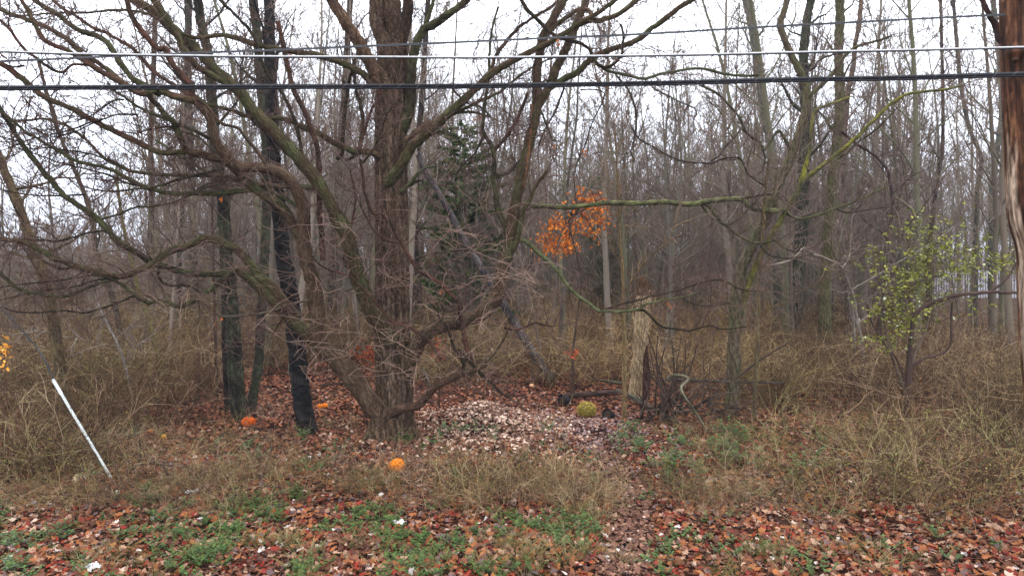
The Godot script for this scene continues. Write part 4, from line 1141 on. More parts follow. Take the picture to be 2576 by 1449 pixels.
func build_brush() -> void:
	rng.seed = 505
	var tan := Color(0.205, 0.155, 0.1)
	var straw := Color(0.30, 0.235, 0.145)
	var brown := Color(0.11, 0.075, 0.052)
	var olive := Color(0.12, 0.125, 0.045)
	var low := [brush_mesh(15, 1.0, 1.2, 0.11, tan, straw, 0.0065, 1, Color(0.15, 0.075, 0.04)), brush_mesh(15, 1.0, 1.3, 0.14, brown, tan, 0.0065, 2, olive), brush_mesh(14, 0.9, 1.1, 0.08, tan, Color(0.2, 0.17, 0.075), 0.006, 3, olive), brush_mesh(12, 1.1, 0.9, 0.05, brown, Color(0.25, 0.16, 0.1), 0.0065, 1, olive)]
	var tall := [brush_mesh(22, 1.7, 1.3, 0.045, tan, straw, 0.0085, 1, Color(0.16, 0.085, 0.045)), brush_mesh(22, 1.6, 1.4, 0.07, Color(0.19, 0.14, 0.075), tan, 0.0085, 2, Color(0.11, 0.11, 0.04)), brush_mesh(20, 1.9, 1.1, 0.03, brown, tan, 0.009, 0, olive)]
	var mats := [tinted(Color(1.15, 1.08, 0.95), 0.95), tinted(Color(0.8, 0.68, 0.6), 0.95), tinted(Color(0.85, 0.9, 0.6), 0.95), tinted(Color(1.0, 0.82, 0.72), 0.95)]
	# front shrubs, each one a thing: foot on the photo's grid, size, kind
	var zones := [
		# x0, x1, y0, y1, count, lowest, highest, words, group
		[1150, 1520, 1200, 1285, 20, 0.5, 0.95, "arching straw-coloured tangle before the pale leaf mound", 0],
		[1050, 1330, 1150, 1195, 4, 0.3, 0.45, "thin dry tangle on the near side of the leaf mound", 0],
		[300, 760, 1140, 1250, 22, 0.4, 0.75, "low dry tangle between the white pipe and the pumpkins", 0],
		[760, 1100, 1200, 1270, 12, 0.35, 0.6, "low brown tangle round the front pumpkin", 0],
		[-60, 300, 1080, 1220, 20, 0.8, 1.6, "tall thin grey-brown tangle beside the white pipe", 0],
		[1640, 1960, 1140, 1290, 15, 0.45, 0.8, "leafy tangle right of the worn path", 0],
		[1920, 2250, 1080, 1310, 21, 0.6, 1.05, "dense straw tangle before the green-leaved shrub", 0],
		[2220, 2660, 1100, 1330, 25, 0.8, 1.5, "dense head-high tangle at the foot of the stripped trunk", 0],
		[-80, 480, 985, 1110, 18, 1.3, 2.1, "tall sparse grey thicket round the leaning brown trunk", 0],
		[2400, 2700, 1020, 1150, 15, 1.3, 2.0, "tall dense thicket below the stripped trunk", 0]]
	for zn in zones:
		for i in int(zn[4]):
			var at := on_ground(rng.randf_range(zn[0], zn[1]), rng.randf_range(zn[2], zn[3]))
			if path_gap(at.x, at.z) < 0.6:
				continue
			var h := rng.randf_range(zn[5], zn[6])
			var big := h > 1.25
			var k := rng.randi_range(0, 2 if big else 3)
			var size := Vector3(h * rng.randf_range(0.9, 1.2), h, h * rng.randf_range(0.9, 1.2)) * (0.62 if big else 1.0)
			var px := MIDX + at.x / -at.z * FOC
			var where := "near the front" if at.z > -11.0 else "further in" if at.z > -13.5 else "toward the wood"
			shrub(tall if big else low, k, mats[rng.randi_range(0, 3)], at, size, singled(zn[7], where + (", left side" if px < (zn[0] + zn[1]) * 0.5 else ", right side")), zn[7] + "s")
	# undergrowth through the wood: one mass
	for k in 3:
		var where := []
		var hue := []
		for i in 300:
			var d := 17.5 + 34.0 * pow(rng.randf(), 1.3)
			var x := rng.randf_range(-120, 2700)
			if x > 580.0 and x < 960.0 and d < 22.0 + rng.randf() * 3.0:
				continue
			if x >= 960.0 and x < 1250.0 and d < 19.5 + rng.randf() * 2.0:
				continue
			if x >= 1250.0 and x < 1560.0 and d < 19.0 + rng.randf() * 1.5:
				continue
			if x > 1530.0 and x < 1700.0 and d < 20.0:
				continue
			if x > 2310.0 and d > 26.0:
				continue
			var at := sight(x, HORIZON, d)
			at.y = ground_at(at.x, at.z)
			var s := rng.randf_range(0.75, 1.4) * (1.0 if d > 24.0 else 0.85)
			where.append(Transform3D(Basis(Vector3.UP, rng.randf() * TAU).scaled(Vector3(s * 1.2, s, s * 1.2)), at))
			hue.append(brush_tone(at))
		scatter("undergrowth", tall[k][0], tinted(Color.WHITE, 0.95), where, hue, "dry straw-brown undergrowth filling the wood floor")
	for k in 4:
		var where := []
		var hue := []
		for i in 120:
			var x := rng.randf_range(-60, 2640)
			var y := rng.randf_range(1000, 1300)
			if (x > 600.0 and x < 1100.0 and y < 1170.0 and rng.randf() < 0.6) or (x > 1060.0 and x < 1660.0 and y < 1165.0):
				continue
			var at := on_ground(x, y)
			if path_gap(at.x, at.z) < 0.4:
				continue
			var s := rng.randf_range(0.3, 0.62)
			where.append(Transform3D(Basis(Vector3.UP, rng.randf() * TAU).scaled(Vector3(s * 1.3, s, s * 1.3)), at))
			hue.append(brush_tone(at))
		scatter("dry_weeds", low[k][0], tinted(Color.WHITE, 0.95), where, hue, "thin dry weeds through the fallen leaves")
	leafy_shrub()
	brush_pile()

func brush_tone(at: Vector3) -> Color:
	var m := patch.get_noise_2d(at.x * 2.5, at.z * 2.5) + rng.randfn() * 0.25
	var ray := MIDX - at.x / at.z * FOC
	if ray > 1250.0 and ray < 1980.0 and at.z < -20.0 and rng.randf() < 0.7:
		return Color(1.75, 1.55, 1.15) * rng.randf_range(0.8, 1.25)   # the straw-coloured clearing
	var tone := Color(1.25, 1.12, 0.92) if m > 0.12 else Color(1.0, 1.02, 0.66) if m > -0.05 else Color(0.95, 0.78, 0.68) if m > -0.3 else Color(1.0, 0.86, 0.84)
	return tone * rng.randf_range(0.75, 1.2)

func leafy_shrub() -> void:
	var wood := tinted()
	var base := on_ground(2272, 1075)
	var D := -base.z
	var t := traced("leafy_shrub", "tall dark-stemmed shrub still holding yellow-green leaves with pale undersides", "shrub", base)
	var ca := Color(0.05, 0.035, 0.03)
	var cb := Color(0.085, 0.055, 0.045)
	limb(t, "stem", wood, [2270, 1085, 2278, 1040, 2285, 990, 2290, 900, 2296, 826, 2304, 793, 2327, 770, 2364, 755, 2410, 743, 2484, 735, 2530, 736, 2590, 738], 16, 7, -0.6, ca, cb, D)
	limb(t, "stem", wood, [2303, 797, 2297, 770, 2284, 740, 2280, 730, 2304, 713, 2334, 703, 2380, 690], 8, 4, 0.2, ca, cb)
	limb(t, "stem", wood, [2486, 737, 2527, 710, 2547, 683, 2560, 660], 8, 4, 0.0, ca, cb)
	limb(t, "stem", wood, [2290, 930, 2320, 905, 2360, 893, 2392, 870, 2395, 800, 2398, 760], 8, 4, -0.1, ca, cb)
	limb(t, "stem", wood, [2283, 1000, 2262, 940, 2240, 880, 2225, 800, 2220, 730, 2232, 660, 2250, 600], 7, 3, 0.1, ca, Color(0.16, 0.13, 0.1))
	limb(t, "stem", wood, [2284, 980, 2300, 900, 2330, 830, 2345, 760, 2350, 680, 2352, 600, 2360, 540], 6, 3, 0.2, Color(0.13, 0.1, 0.08), Color(0.16, 0.13, 0.1))
	limb(t, "stem", wood, [2280, 960, 2255, 900, 2215, 850, 2190, 800, 2180, 760], 6, 3, 0.3, ca, cb)
	for l in t.lines:
		twigs_along(t.twigs, l[0], 0.14, 0.55, 0.0045, cb, Color(0.22, 0.17, 0.13), 0.3, 1, 0.02, 3)
	part("twigs", t.twigs.mesh(), tinted(), t.root).set_meta("kind", "stuff")
	var g := Geo.new()
	var sprays := [[2260, 790, 70, 70, 130], [2310, 690, 80, 70, 200], [2350, 640, 70, 60, 140], [2250, 830, 60, 60, 90], [2430, 680, 90, 50, 150], [2540, 660, 40, 40, 60], [2210, 700, 40, 40, 36], [2300, 590, 60, 50, 60], [2440, 600, 70, 40, 45], [2380, 780, 90, 70, 90], [2220, 800, 40, 90, 50], [2290, 730, 60, 50, 90]]
	var stalks := Geo.new()
	for s in sprays:
		for i in int(s[4] * 0.36):
			var at := sight(s[0] + rng.randfn() * s[2] * 0.55, s[1] + rng.randfn() * s[3] * 0.55, D + rng.randfn() * 0.35) - base
			var p := wander(at, Vector3(rng.randfn(), 0.5 + rng.randfn() * 0.4, rng.randfn() * 0.6), rng.randf_range(0.3, 0.7), 6, 0.2, -0.02)
			stalks.twig(p, 0.0055, 0.002, cb, Color(0.2, 0.16, 0.1))
			for k in rng.randi_range(5, 13):
				var n := rng.randi_range(1, 5)
				var q := p[n].lerp(p[n + 1], rng.randf())
				var dir := ((p[n + 1] - p[n]).normalized() * 0.5 + Vector3(rng.randfn(), rng.randfn() * 0.5 - 0.3, rng.randfn())).normalized()
				var side := dir.cross(Vector3(rng.randfn() * 0.5, 1, rng.randfn() * 0.5)).normalized()
				var z := rng.randf_range(0.05, 0.10)
				var col := Color(0.13, 0.15, 0.025).lerp(Color(0.29, 0.29, 0.06), rng.randf())
				if rng.randf() < 0.05:
					col = Color(0.5, 0.54, 0.4)
				var nor := side.cross(dir).normalized()
				g.fan(q + dir * z * 0.5, PackedVector3Array([q, q + dir * z * 0.3 + side * z * 0.26 + nor * z * 0.08, q + dir * z * 0.7 + side * z * 0.22 + nor * z * 0.08, q + dir * z, q + dir * z * 0.7 - side * z * 0.22 + nor * z * 0.08, q + dir * z * 0.3 - side * z * 0.26 + nor * z * 0.08]), nor, col)
	part("stalks", stalks.mesh(), tinted(), t.root).set_meta("kind", "stuff")
	var lm := tinted(Color.WHITE, 0.6)
	lm.backlight_enabled = true
	lm.backlight = Color(0.35, 0.4, 0.1)
	part("leaves", g.mesh(), lm, t.root).set_meta("kind", "stuff")

func log_thing(called: String, label: String, pts: Array, w0: float, w1: float, d0: float, d1: float, ca: Color, cb: Color, mat: Material, group := "") -> void:
	var base := sight(pts[0], pts[1], d0)
	var t := Traced.new()
	t.root = thing(called, label, "branch", base, group)
	limb(t, "wood", mat, pts, w0, w1, d1 - d0, ca, cb, d0)
	if w0 < 9.0:
		twigs_along(t.twigs, t.lines[0][0], 0.5, 0.4, 0.006, ca, cb, 0.3, 1, 0.0, 2)
		part("twigs", t.twigs.mesh(), tinted(), t.root).set_meta("kind", "stuff")

func brush_pile() -> void:
	var m := bark(61, 128, 40, 0.8, 0.4)
	var dark := Color(0.06, 0.042, 0.035)
	var mid := Color(0.12, 0.085, 0.065)
	var grp := "dead branches of the brush pile"
	log_thing("fallen_branch", "pale green barkless branch with a hooked top on the brush pile", [1682, 951, 1700, 945, 1722, 947, 1732, 955, 1720, 966, 1713, 979, 1722, 998, 1739, 1021, 1757, 1046, 1771, 1071, 1780, 1087], 10, 5, 15.7, 15.0, Color(0.075, 0.068, 0.045), Color(0.23, 0.21, 0.14), m, grp)
	log_thing("fallen_branch", "straight grey-green pole sloping down right from the broken stub", [1553, 982, 1600, 1003, 1650, 1032, 1700, 1062], 10, 14, 16.6, 16.0, mid, Color(0.15, 0.15, 0.11), m, grp)
	log_thing("fallen_branch", "long thin dead pole lying level across the mossy tree's trunk", [1675, 955, 1760, 958, 1850, 961, 1975, 963], 9, 4, 17.2, 16.5, Color(0.13, 0.12, 0.1), dark, m, grp)
	log_thing("fallen_log", "dark rotten log lying left of the broken stub", [1406, 1000, 1450, 994, 1500, 990, 1553, 988], 16, 14, 18.4, 18.6, dark, Color(0.11, 0.07, 0.055), m, grp)
	log_thing("fallen_branch", "slim mossy log behind the dark rotten log", [1480, 952, 1520, 958, 1575, 965], 7, 9, 20.5, 20.4, mid, Color(0.13, 0.13, 0.09), m, grp)
	log_thing("fallen_branch", "dark branch curving up right from the pile past the mossy tree", [1845, 958, 1880, 930, 1915, 905, 1955, 880, 1985, 862], 8, 4, 16.2, 16.4, dark, mid, m, grp)
	log_thing("fallen_log", "brown log lying across the right foot of the brush pile", [1778, 1020, 1810, 1034, 1850, 1050], 9, 7, 16.6, 16.2, Color(0.1, 0.065, 0.05), mid, m, grp)
	var ends := [[1636, 880], [1655, 845], [1668, 905], [1690, 855], [1708, 925], [1725, 880], [1640, 930], [1745, 905], [1770, 890], [1780, 940], [1812, 950], [1622, 960], [1760, 985], [1840, 990], [1880, 1010], [1895, 1035], [1850, 1020], [1590, 1035], [1610, 1062], [1560, 1040], [1660, 950], [1700, 985], [1740, 1000], [1795, 1000], [1825, 1035], [1690, 1010], [1605, 900], [1630, 840], [1648, 915], [1675, 870], [1695, 900], [1715, 845], [1735, 930], [1755, 870], [1788, 915], [1800, 970], [1830, 930], [1862, 985], [1575, 1000], [1600, 985], [1645, 985], [1665, 1000], [1870, 1045], [1910, 1000]]
	var word := ["upright", "slanting", "crossing", "bowed", "forked", "brittle"]
	for i in ends.size():
		var e: Array = ends[i]
		var x0 := lerpf(1705.0, e[0], 0.45) + rng.randf_range(-75, 75)
		var y0 := 1044.0 + rng.randf_range(-28, 26)
		var bend := rng.randf_range(-16, 16)
		log_thing("dead_stick", singled("%s dark stick of the brush pile" % word[i % 6], "pointing left" if e[0] < 1690 else "pointing right" if e[0] > 1760 else "pointing up"), [x0, y0, (x0 + e[0]) * 0.5 + bend, (y0 + e[1]) * 0.5 - absf(bend) * 0.4, e[0], e[1]], rng.randf_range(5, 8), 2.5, 15.9 + rng.randf_range(-0.4, 0.5), 16.0 + rng.randf_range(-0.5, 0.6), dark, mid, m, grp)
	log_thing("fallen_branch", "dead branch lying in the left brush below the crooked dark trunk", [340, 998, 380, 1010, 430, 1018, 470, 1012, 500, 1002], 7, 5, 18.0, 17.4, dark, mid, m)
	log_thing("fallen_branch", "short leaning dead branch crossing below the pale grey sapling", [330, 1000, 355, 1030, 385, 1058], 6, 5, 17.0, 16.4, dark, mid, m)
	log_thing("fallen_branch", "thin pole lying on the leaves behind the black ringed trunk", [755, 980, 800, 972, 850, 965, 905, 962], 5, 6, 20.4, 20.8, dark, dark, m)
	log_thing("broken_branch", "bent broken branch standing like a gallows in the front leaves", [428, 1225, 424, 1205, 414, 1180, 408, 1172, 392, 1166, 440, 1172, 480, 1178], 8, 4, 11.7, 11.6, Color(0.1, 0.06, 0.045), Color(0.17, 0.11, 0.085), m)
	log_thing("broken_branch", "short upright dark stick left of the bent broken branch", [352, 1170, 352, 1140, 350, 1105], 6, 4, 12.8, 12.8, dark, mid, m)
	log_thing("broken_branch", "thin leaning bramble stem right of the bent broken branch", [660, 1200, 672, 1160, 682, 1125, 660, 1090], 6, 3, 12.5, 12.5, Color(0.09, 0.055, 0.045), mid, m)
	log_thing("broken_branch", "dark stems sprouting beside the foot of the white pipe", [318, 1250, 308, 1225, 296, 1195, 290, 1180], 7, 4, 11.4, 11.4, Color(0.08, 0.05, 0.04), mid, m)
	log_thing("fallen_branch", "dark dead stem slanting up left from the white pipe's top", [140, 975, 110, 905, 70, 850, 20, 795, -20, 760], 5, 3, 13.4, 13.6, Color(0.08, 0.08, 0.085), Color(0.11, 0.11, 0.115), m)

# ---------------------------------------------------------------- fallen leaves, green cover, grass
func maple(seed_: int, simple: bool) -> ArrayMesh:
	rng.seed = seed_
	var g := Geo.new()
	var outline := [[0.0, -0.5], [0.2, -0.36], [0.42, -0.34], [0.3, -0.1], [0.55, 0.08], [0.28, 0.12], [0.26, 0.3], [0.0, 0.58], [-0.26, 0.3], [-0.28, 0.12], [-0.55, 0.08], [-0.3, -0.1], [-0.42, -0.34], [-0.2, -0.36]]
	if simple:
		outline = [[0.0, -0.5], [0.36, -0.3], [0.45, 0.1], [0.14, 0.22], [0.0, 0.55], [-0.2, 0.2], [-0.45, 0.05], [-0.34, -0.32]]
	var rim := PackedVector3Array()
	var cup := rng.randf_range(-0.2, 0.45)
	var twist := rng.randf_range(-0.3, 0.3)
	for q in outline:
		var r2: float = q[0] * q[0] + q[1] * q[1]
		rim.push_back(Vector3(q[0], cup * r2 + twist * q[0] * q[1] + rng.randfn() * 0.05, q[1]))
	g.fan(Vector3(0, 0.02, 0), rim, Vector3.UP, Color.WHITE)
	fix_normals(g)
	return g.mesh()

func leaf_tone(x: float, z: float) -> Color:
	var k := rng.randf()
	var m := patch.get_noise_2d(x * 5.0, z * 5.0)
	var mound := exp(-(pow((x + 0.65) / 1.9, 2.0) + pow((z + 15.4) / 1.6, 2.0)))
	var chips := exp(-(pow((x - 1.9) / 1.4, 2.0) + pow((z + 15.4) / 1.6, 2.0)))
	if rng.randf() < mound * 0.95:
		return Color(0.66, 0.50, 0.40).lerp(Color(0.40, 0.25, 0.17), rng.randf()) if k < 0.7 else Color(0.2, 0.1, 0.075)
	if rng.randf() < chips * 0.85:
		return Color(0.33, 0.235, 0.225).lerp(Color(0.15, 0.085, 0.085), rng.randf()) if k < 0.85 else Color(0.2, 0.08, 0.05)
	if path_gap(x, z) < 0.32 and k < 0.75:
		return Color(0.21, 0.105, 0.072).lerp(Color(0.10, 0.048, 0.036), rng.randf())
	if z < -14.0:
		if k < 0.6:
			return Color(0.19, 0.068, 0.036).lerp(Color(0.25, 0.098, 0.05), rng.randf())
		if k < 0.9:
			return Color(0.12, 0.042, 0.03)
		return Color(0.34, 0.2, 0.15)
	if k < 0.22 + m * 0.2:
		return Color(0.20, 0.07, 0.03).lerp(Color(0.29, 0.11, 0.042), rng.randf())
	if k < 0.62:
		return Color(0.085, 0.038, 0.027).lerp(Color(0.185, 0.074, 0.042), rng.randf())
	if k < 0.76:
		return Color(0.23, 0.032, 0.018).lerp(Color(0.12, 0.024, 0.02), rng.randf())
	if k < 0.90:
		return Color(0.26, 0.15, 0.10).lerp(Color(0.36, 0.22, 0.15), rng.randf())
	if k < 0.965:
		return Color(0.13, 0.085, 0.085)
	if k < 0.99:
		return Color(0.40, 0.29, 0.23)
	return Color(0.52, 0.45, 0.41) if k < 0.994 else Color(0.50, 0.44, 0.41)

func build_litter() -> void:
	var leaf := tinted(Color.WHITE, 0.75)
	leaf.metallic_specular = 0.2
	var shapes := [maple(1, false), maple(2, false), maple(3, false), maple(4, true), maple(5, true)]
	var where := [[], [], [], [], []]
	var tint := [[], [], [], [], []]
	rng.seed = 900
	for i in 27000:
		var d := rng.randf_range(7.9, 13.2)
		var x := rng.randf_range(-0.80, 0.80) * d
		drop(where, tint, rng.randi_range(0, 2), x, -d, rng.randf_range(0.05, 0.125), 0.4)
	for i in 62000:
		var d := 13.0 + 17.0 * pow(rng.randf(), 1.15)
		var x := rng.randf_range(-0.79, 0.79) * d
		drop(where, tint, rng.randi_range(3, 4), x, -d, rng.randf_range(0.07, 0.125), 0.4)
	for i in 5200:
		drop(where, tint, rng.randi_range(3, 4), -0.65 + rng.randfn() * 1.15, -15.5 + rng.randfn() * 0.95, rng.randf_range(0.05, 0.10), 0.5)
	for i in 4200:
		drop(where, tint, rng.randi_range(3, 4), 1.9 + rng.randfn() * 0.95, -15.4 + rng.randfn() * 1.1, rng.randf_range(0.045, 0.09), 0.5)
	for i in 1500:
		var d := rng.randf_range(8.0, 14.0)
		var c := 1.37 + (d - 8.5) * 0.25 if d < 10.5 else 1.87 + 0.1 * sin((d - 10.5) * 0.9)
		drop(where, tint, 3, c + rng.randfn() * 0.17, -d, rng.randf_range(0.03, 0.07), 0.3)
	for k in 5:
		scatter("fallen_leaves", shapes[k], leaf, where[k], tint[k], "carpet of wet brown, orange and red fallen leaves")
	green_cover()

func drop(where: Array, tint: Array, k: int, x: float, z: float, size: float, tilt: float) -> void:
	var b := Basis.from_euler(Vector3(rng.randfn() * tilt, rng.randf() * TAU, rng.randfn() * tilt)).scaled(Vector3.ONE * size)
	where[k].append(Transform3D(b, Vector3(x, ground_at(x, z) + rng.randf_range(0.008, 0.05), z)))
	tint[k].append(leaf_tone(x, z) * rng.randf_range(0.7, 1.12))

func green_cover() -> void:
	rng.seed = 321
	var cover := tinted(Color.WHITE, 0.5)
	cover.metallic_specular = 0.45
	for k in 3:
		var g := Geo.new()
		for s in 5:
			var w := rng.randf() * TAU
			var p := wander(Vector3(rng.randfn() * 0.05, 0, rng.randfn() * 0.05), Vector3(cos(w), 0.75 + k * 0.25, sin(w)), rng.randf_range(0.10, 0.24), 4, 0.2, -0.06)
			g.twig(p, 0.0025, 0.001, Color(0.12, 0.1, 0.05), Color(0.12, 0.15, 0.05))
			for i in range(1, 5):
				for sk in 2:
					var side_ := sk * 2.0 - 1.0
					var d := (p[i] - p[i - 1]).normalized()
					var out := (d.cross(Vector3.UP).normalized() * side_ + d * 0.5 + Vector3(rng.randfn() * 0.2, 0.15, rng.randfn() * 0.2)).normalized()
					var z := rng.randf_range(0.034, 0.062)
					var wide := out.cross(Vector3.UP).normalized() * z * 0.46
					var col := Color(0.018, 0.050, 0.009).lerp(Color(0.07, 0.125, 0.02), rng.randf())
					var q := p[i]
					g.fan(q + out * z * 0.5, PackedVector3Array([q, q + out * z * 0.35 + wide + Vector3(0, 0.005, 0), q + out * z * 0.75 + wide * 0.7, q + out * z, q + out * z * 0.75 - wide * 0.7, q + out * z * 0.35 - wide + Vector3(0, 0.005, 0)]), Vector3(out.x * 0.2, 1, out.z * 0.2).normalized(), col)
		var where := []
		var tries := 0
		while where.size() < 230 and tries < 30000:
			tries += 1
			var d := rng.randf_range(8.2, 15.0)
			var x := rng.randf_range(-0.78, 0.78) * d
			var m := patch.get_noise_2d(x * 7.0 + 300.0, -d * 7.0)
			var want := 0.0
			if d < 11.4:
				want = 0.75 if x < 1.2 else 0.28 if x < 4.5 else 0.12
				want *= smoothstep(0.03, 0.2, m + (0.10 if d > 9.0 and d < 10.8 and x < 1.2 else -0.05))
			elif x > 1.9 and x < 5.6 and d > 11.6:
				want = 0.5 * smoothstep(0.0, 0.3, m + 0.12)
			else:
				want = 0.16 * smoothstep(0.0, 0.3, m)
			if rng.randf() > want or path_gap(x, -d) < 0.28:
				continue
			var s := rng.randf_range(0.35, 0.9) * (1.5 if d > 11.6 else 1.0)
			where.append(Transform3D(Basis(Vector3.UP, rng.randf() * TAU).scaled(Vector3.ONE * s), Vector3(x, ground_at(x, -d) + (0.25 * rng.randf() if d > 11.6 else 0.01), -d)))
		scatter("ground_cover", g.mesh(), cover, where, [], "low green broad-leaved cover through the fallen leaves")
	for k in 2:
		var g := Geo.new()
		for s in 20:
			var w := rng.randf() * TAU
			var r := rng.randf() * 0.1
			var p := wander(Vector3(cos(w) * r, 0, sin(w) * r), Vector3(cos(w) * 0.5, 1, sin(w) * 0.5), rng.randf_range(0.14, 0.34), 5, 0.08, -0.16)
			g.twig(p, 0.0035, 0.0008, Color(0.07, 0.085, 0.02), Color(0.16, 0.165, 0.035) if k == 0 else Color(0.36, 0.30, 0.14))
		var where := []
		for c in [[0.55, 8.9, 40, 0.45], [-0.1, 9.4, 14, 0.3], [-4.4, 8.8, 26, 0.7], [-2.6, 9.1, 20, 0.5], [-3.6, 9.5, 16, 0.4], [3.7, 9.0, 22, 0.5], [4.8, 8.8, 16, 0.4], [1.2, 10.4, 14, 0.25], [0.9, 9.6, 12, 0.2], [-0.9, 8.5, 18, 0.6], [2.4, 8.6, 10, 0.4]]:
			for i in int(c[2] * 0.3):
				var x: float = c[0] + rng.randfn() * c[3]
				var d: float = c[1] + rng.randfn() * c[3] * 0.5
				where.append(Transform3D(Basis(Vector3.UP, rng.randf() * TAU).scaled(Vector3.ONE * rng.randf_range(0.7, 1.2)), Vector3(x, ground_at(x, -d), -d)))
		scatter("grass", g.mesh(), cover, where, [], "green and yellowing tufts of rough grass in the front leaves")

# ---------------------------------------------------------------- pumpkins, pipe, litter, fence
func pumpkin(called: String, label: String, x: float, y: float, wide: float, high: float, col: Color, ribs: int, tilt: float, stem := true, group := "dumped pumpkins and gourds") -> void:
	var at := on_ground(x, y)
	var d := -at.z
	var rx := wide * 0.5 * d / FOC
	var ry := high * 0.5 * d / FOC
	var t := thing(called, label, "pumpkin", at + Vector3(0, ry * 0.74, -rx * 0.6), group)
	t.rotation = Vector3(tilt, rng.randf() * 3.0, tilt * 0.6)
	var g := Geo.new()
	var rows := 18
	var sides := ribs * 6
	for i in rows + 1:
		var a := PI * i / rows
		for j in sides + 1:
			var w := TAU * j / sides
			var rib := 1.0 - 0.10 * pow(absf(cos(w * ribs * 0.5)), 6.0) * sin(a)
			var dent := 1.0 - 0.22 * exp(-a * a * 9.0) - 0.16 * exp(-pow(PI - a, 2.0) * 9.0)
			g.v.push_back(Vector3(cos(w) * sin(a) * rx * rib, cos(a) * ry * dent, sin(w) * sin(a) * rx * rib))
			g.n.push_back(Vector3.UP)
			var m := clampf(0.5 + rough.get_noise_3d(cos(w) * 2.0, a * 2.0 + x, sin(w) * 2.0) * 1.9, 0.0, 1.0)
			g.c.push_back(col.lerp(col * Color(0.62, 0.42, 0.4), m * 0.8 + 0.3 * (1.0 - rib) * 10.0 * 0.3))
	for i in rows:
		for j in sides:
			var q := i * (sides + 1) + j
			g.idx.append_array(PackedInt32Array([q, q + 1, q + sides + 1, q + 1, q + sides + 2, q + sides + 1]))
	fix_normals(g)
	for i in rows + 1:   # close the seam of the normals
		g.n[i * (sides + 1)] = g.n[i * (sides + 1) + sides]
	part("rind", g.mesh(), tinted(Color.WHITE, 0.42), t)
	if stem:
		var s := Geo.new()
		s.tube(PackedVector3Array([Vector3(0, ry * 0.72, 0), Vector3(0.004, ry * 1.0, 0), Vector3(rx * 0.2, ry * 1.28, rx * 0.08)]), PackedFloat32Array([rx * 0.17, rx * 0.1, rx * 0.09]), 7, Color(0.16, 0.12, 0.05), Color(0.2, 0.17, 0.09), rough, 0.2)
		part("stem", s.mesh(), tinted(), t)

func crumple(called: String, label: String, x: float, y: float, wide: float, deep: float, col: Color, seed_: int) -> void:
	var at := on_ground(x, y)
	var s := -at.z / FOC
	var t := thing(called, label, "litter", at + Vector3(0, 0.03, 0), "scraps of white litter")
	t.rotation.y = seed_ * 0.7
	var g := Geo.new()
	var n := 12
	for i in n + 1:
		for j in n + 1:
			var u := float(i) / n - 0.5
			var v := float(j) / n - 0.5
			var e := 1.0 + 0.35 * rough.get_noise_2d(atan2(u, v) * 2.0, seed_ * 3.0)
			var h := 0.045 * rough.get_noise_2d(u * 4.0 + seed_ * 5.0, v * 4.0) + 0.03 * rough.get_noise_2d(u * 9.0, v * 9.0 + seed_) + 0.03
			g.v.push_back(Vector3(u * wide * s * e, h, v * deep * s * e))
			g.n.push_back(Vector3.UP)
			g.c.push_back(col)
	for i in n:
		for j in n:
			var q := i * (n + 1) + j
			g.idx.append_array(PackedInt32Array([q, q + n + 1, q + 1, q + 1, q + n + 1, q + n + 2]))
	fix_normals(g)
	part("sheet", g.mesh(), tinted(Color.WHITE, 0.6), t)

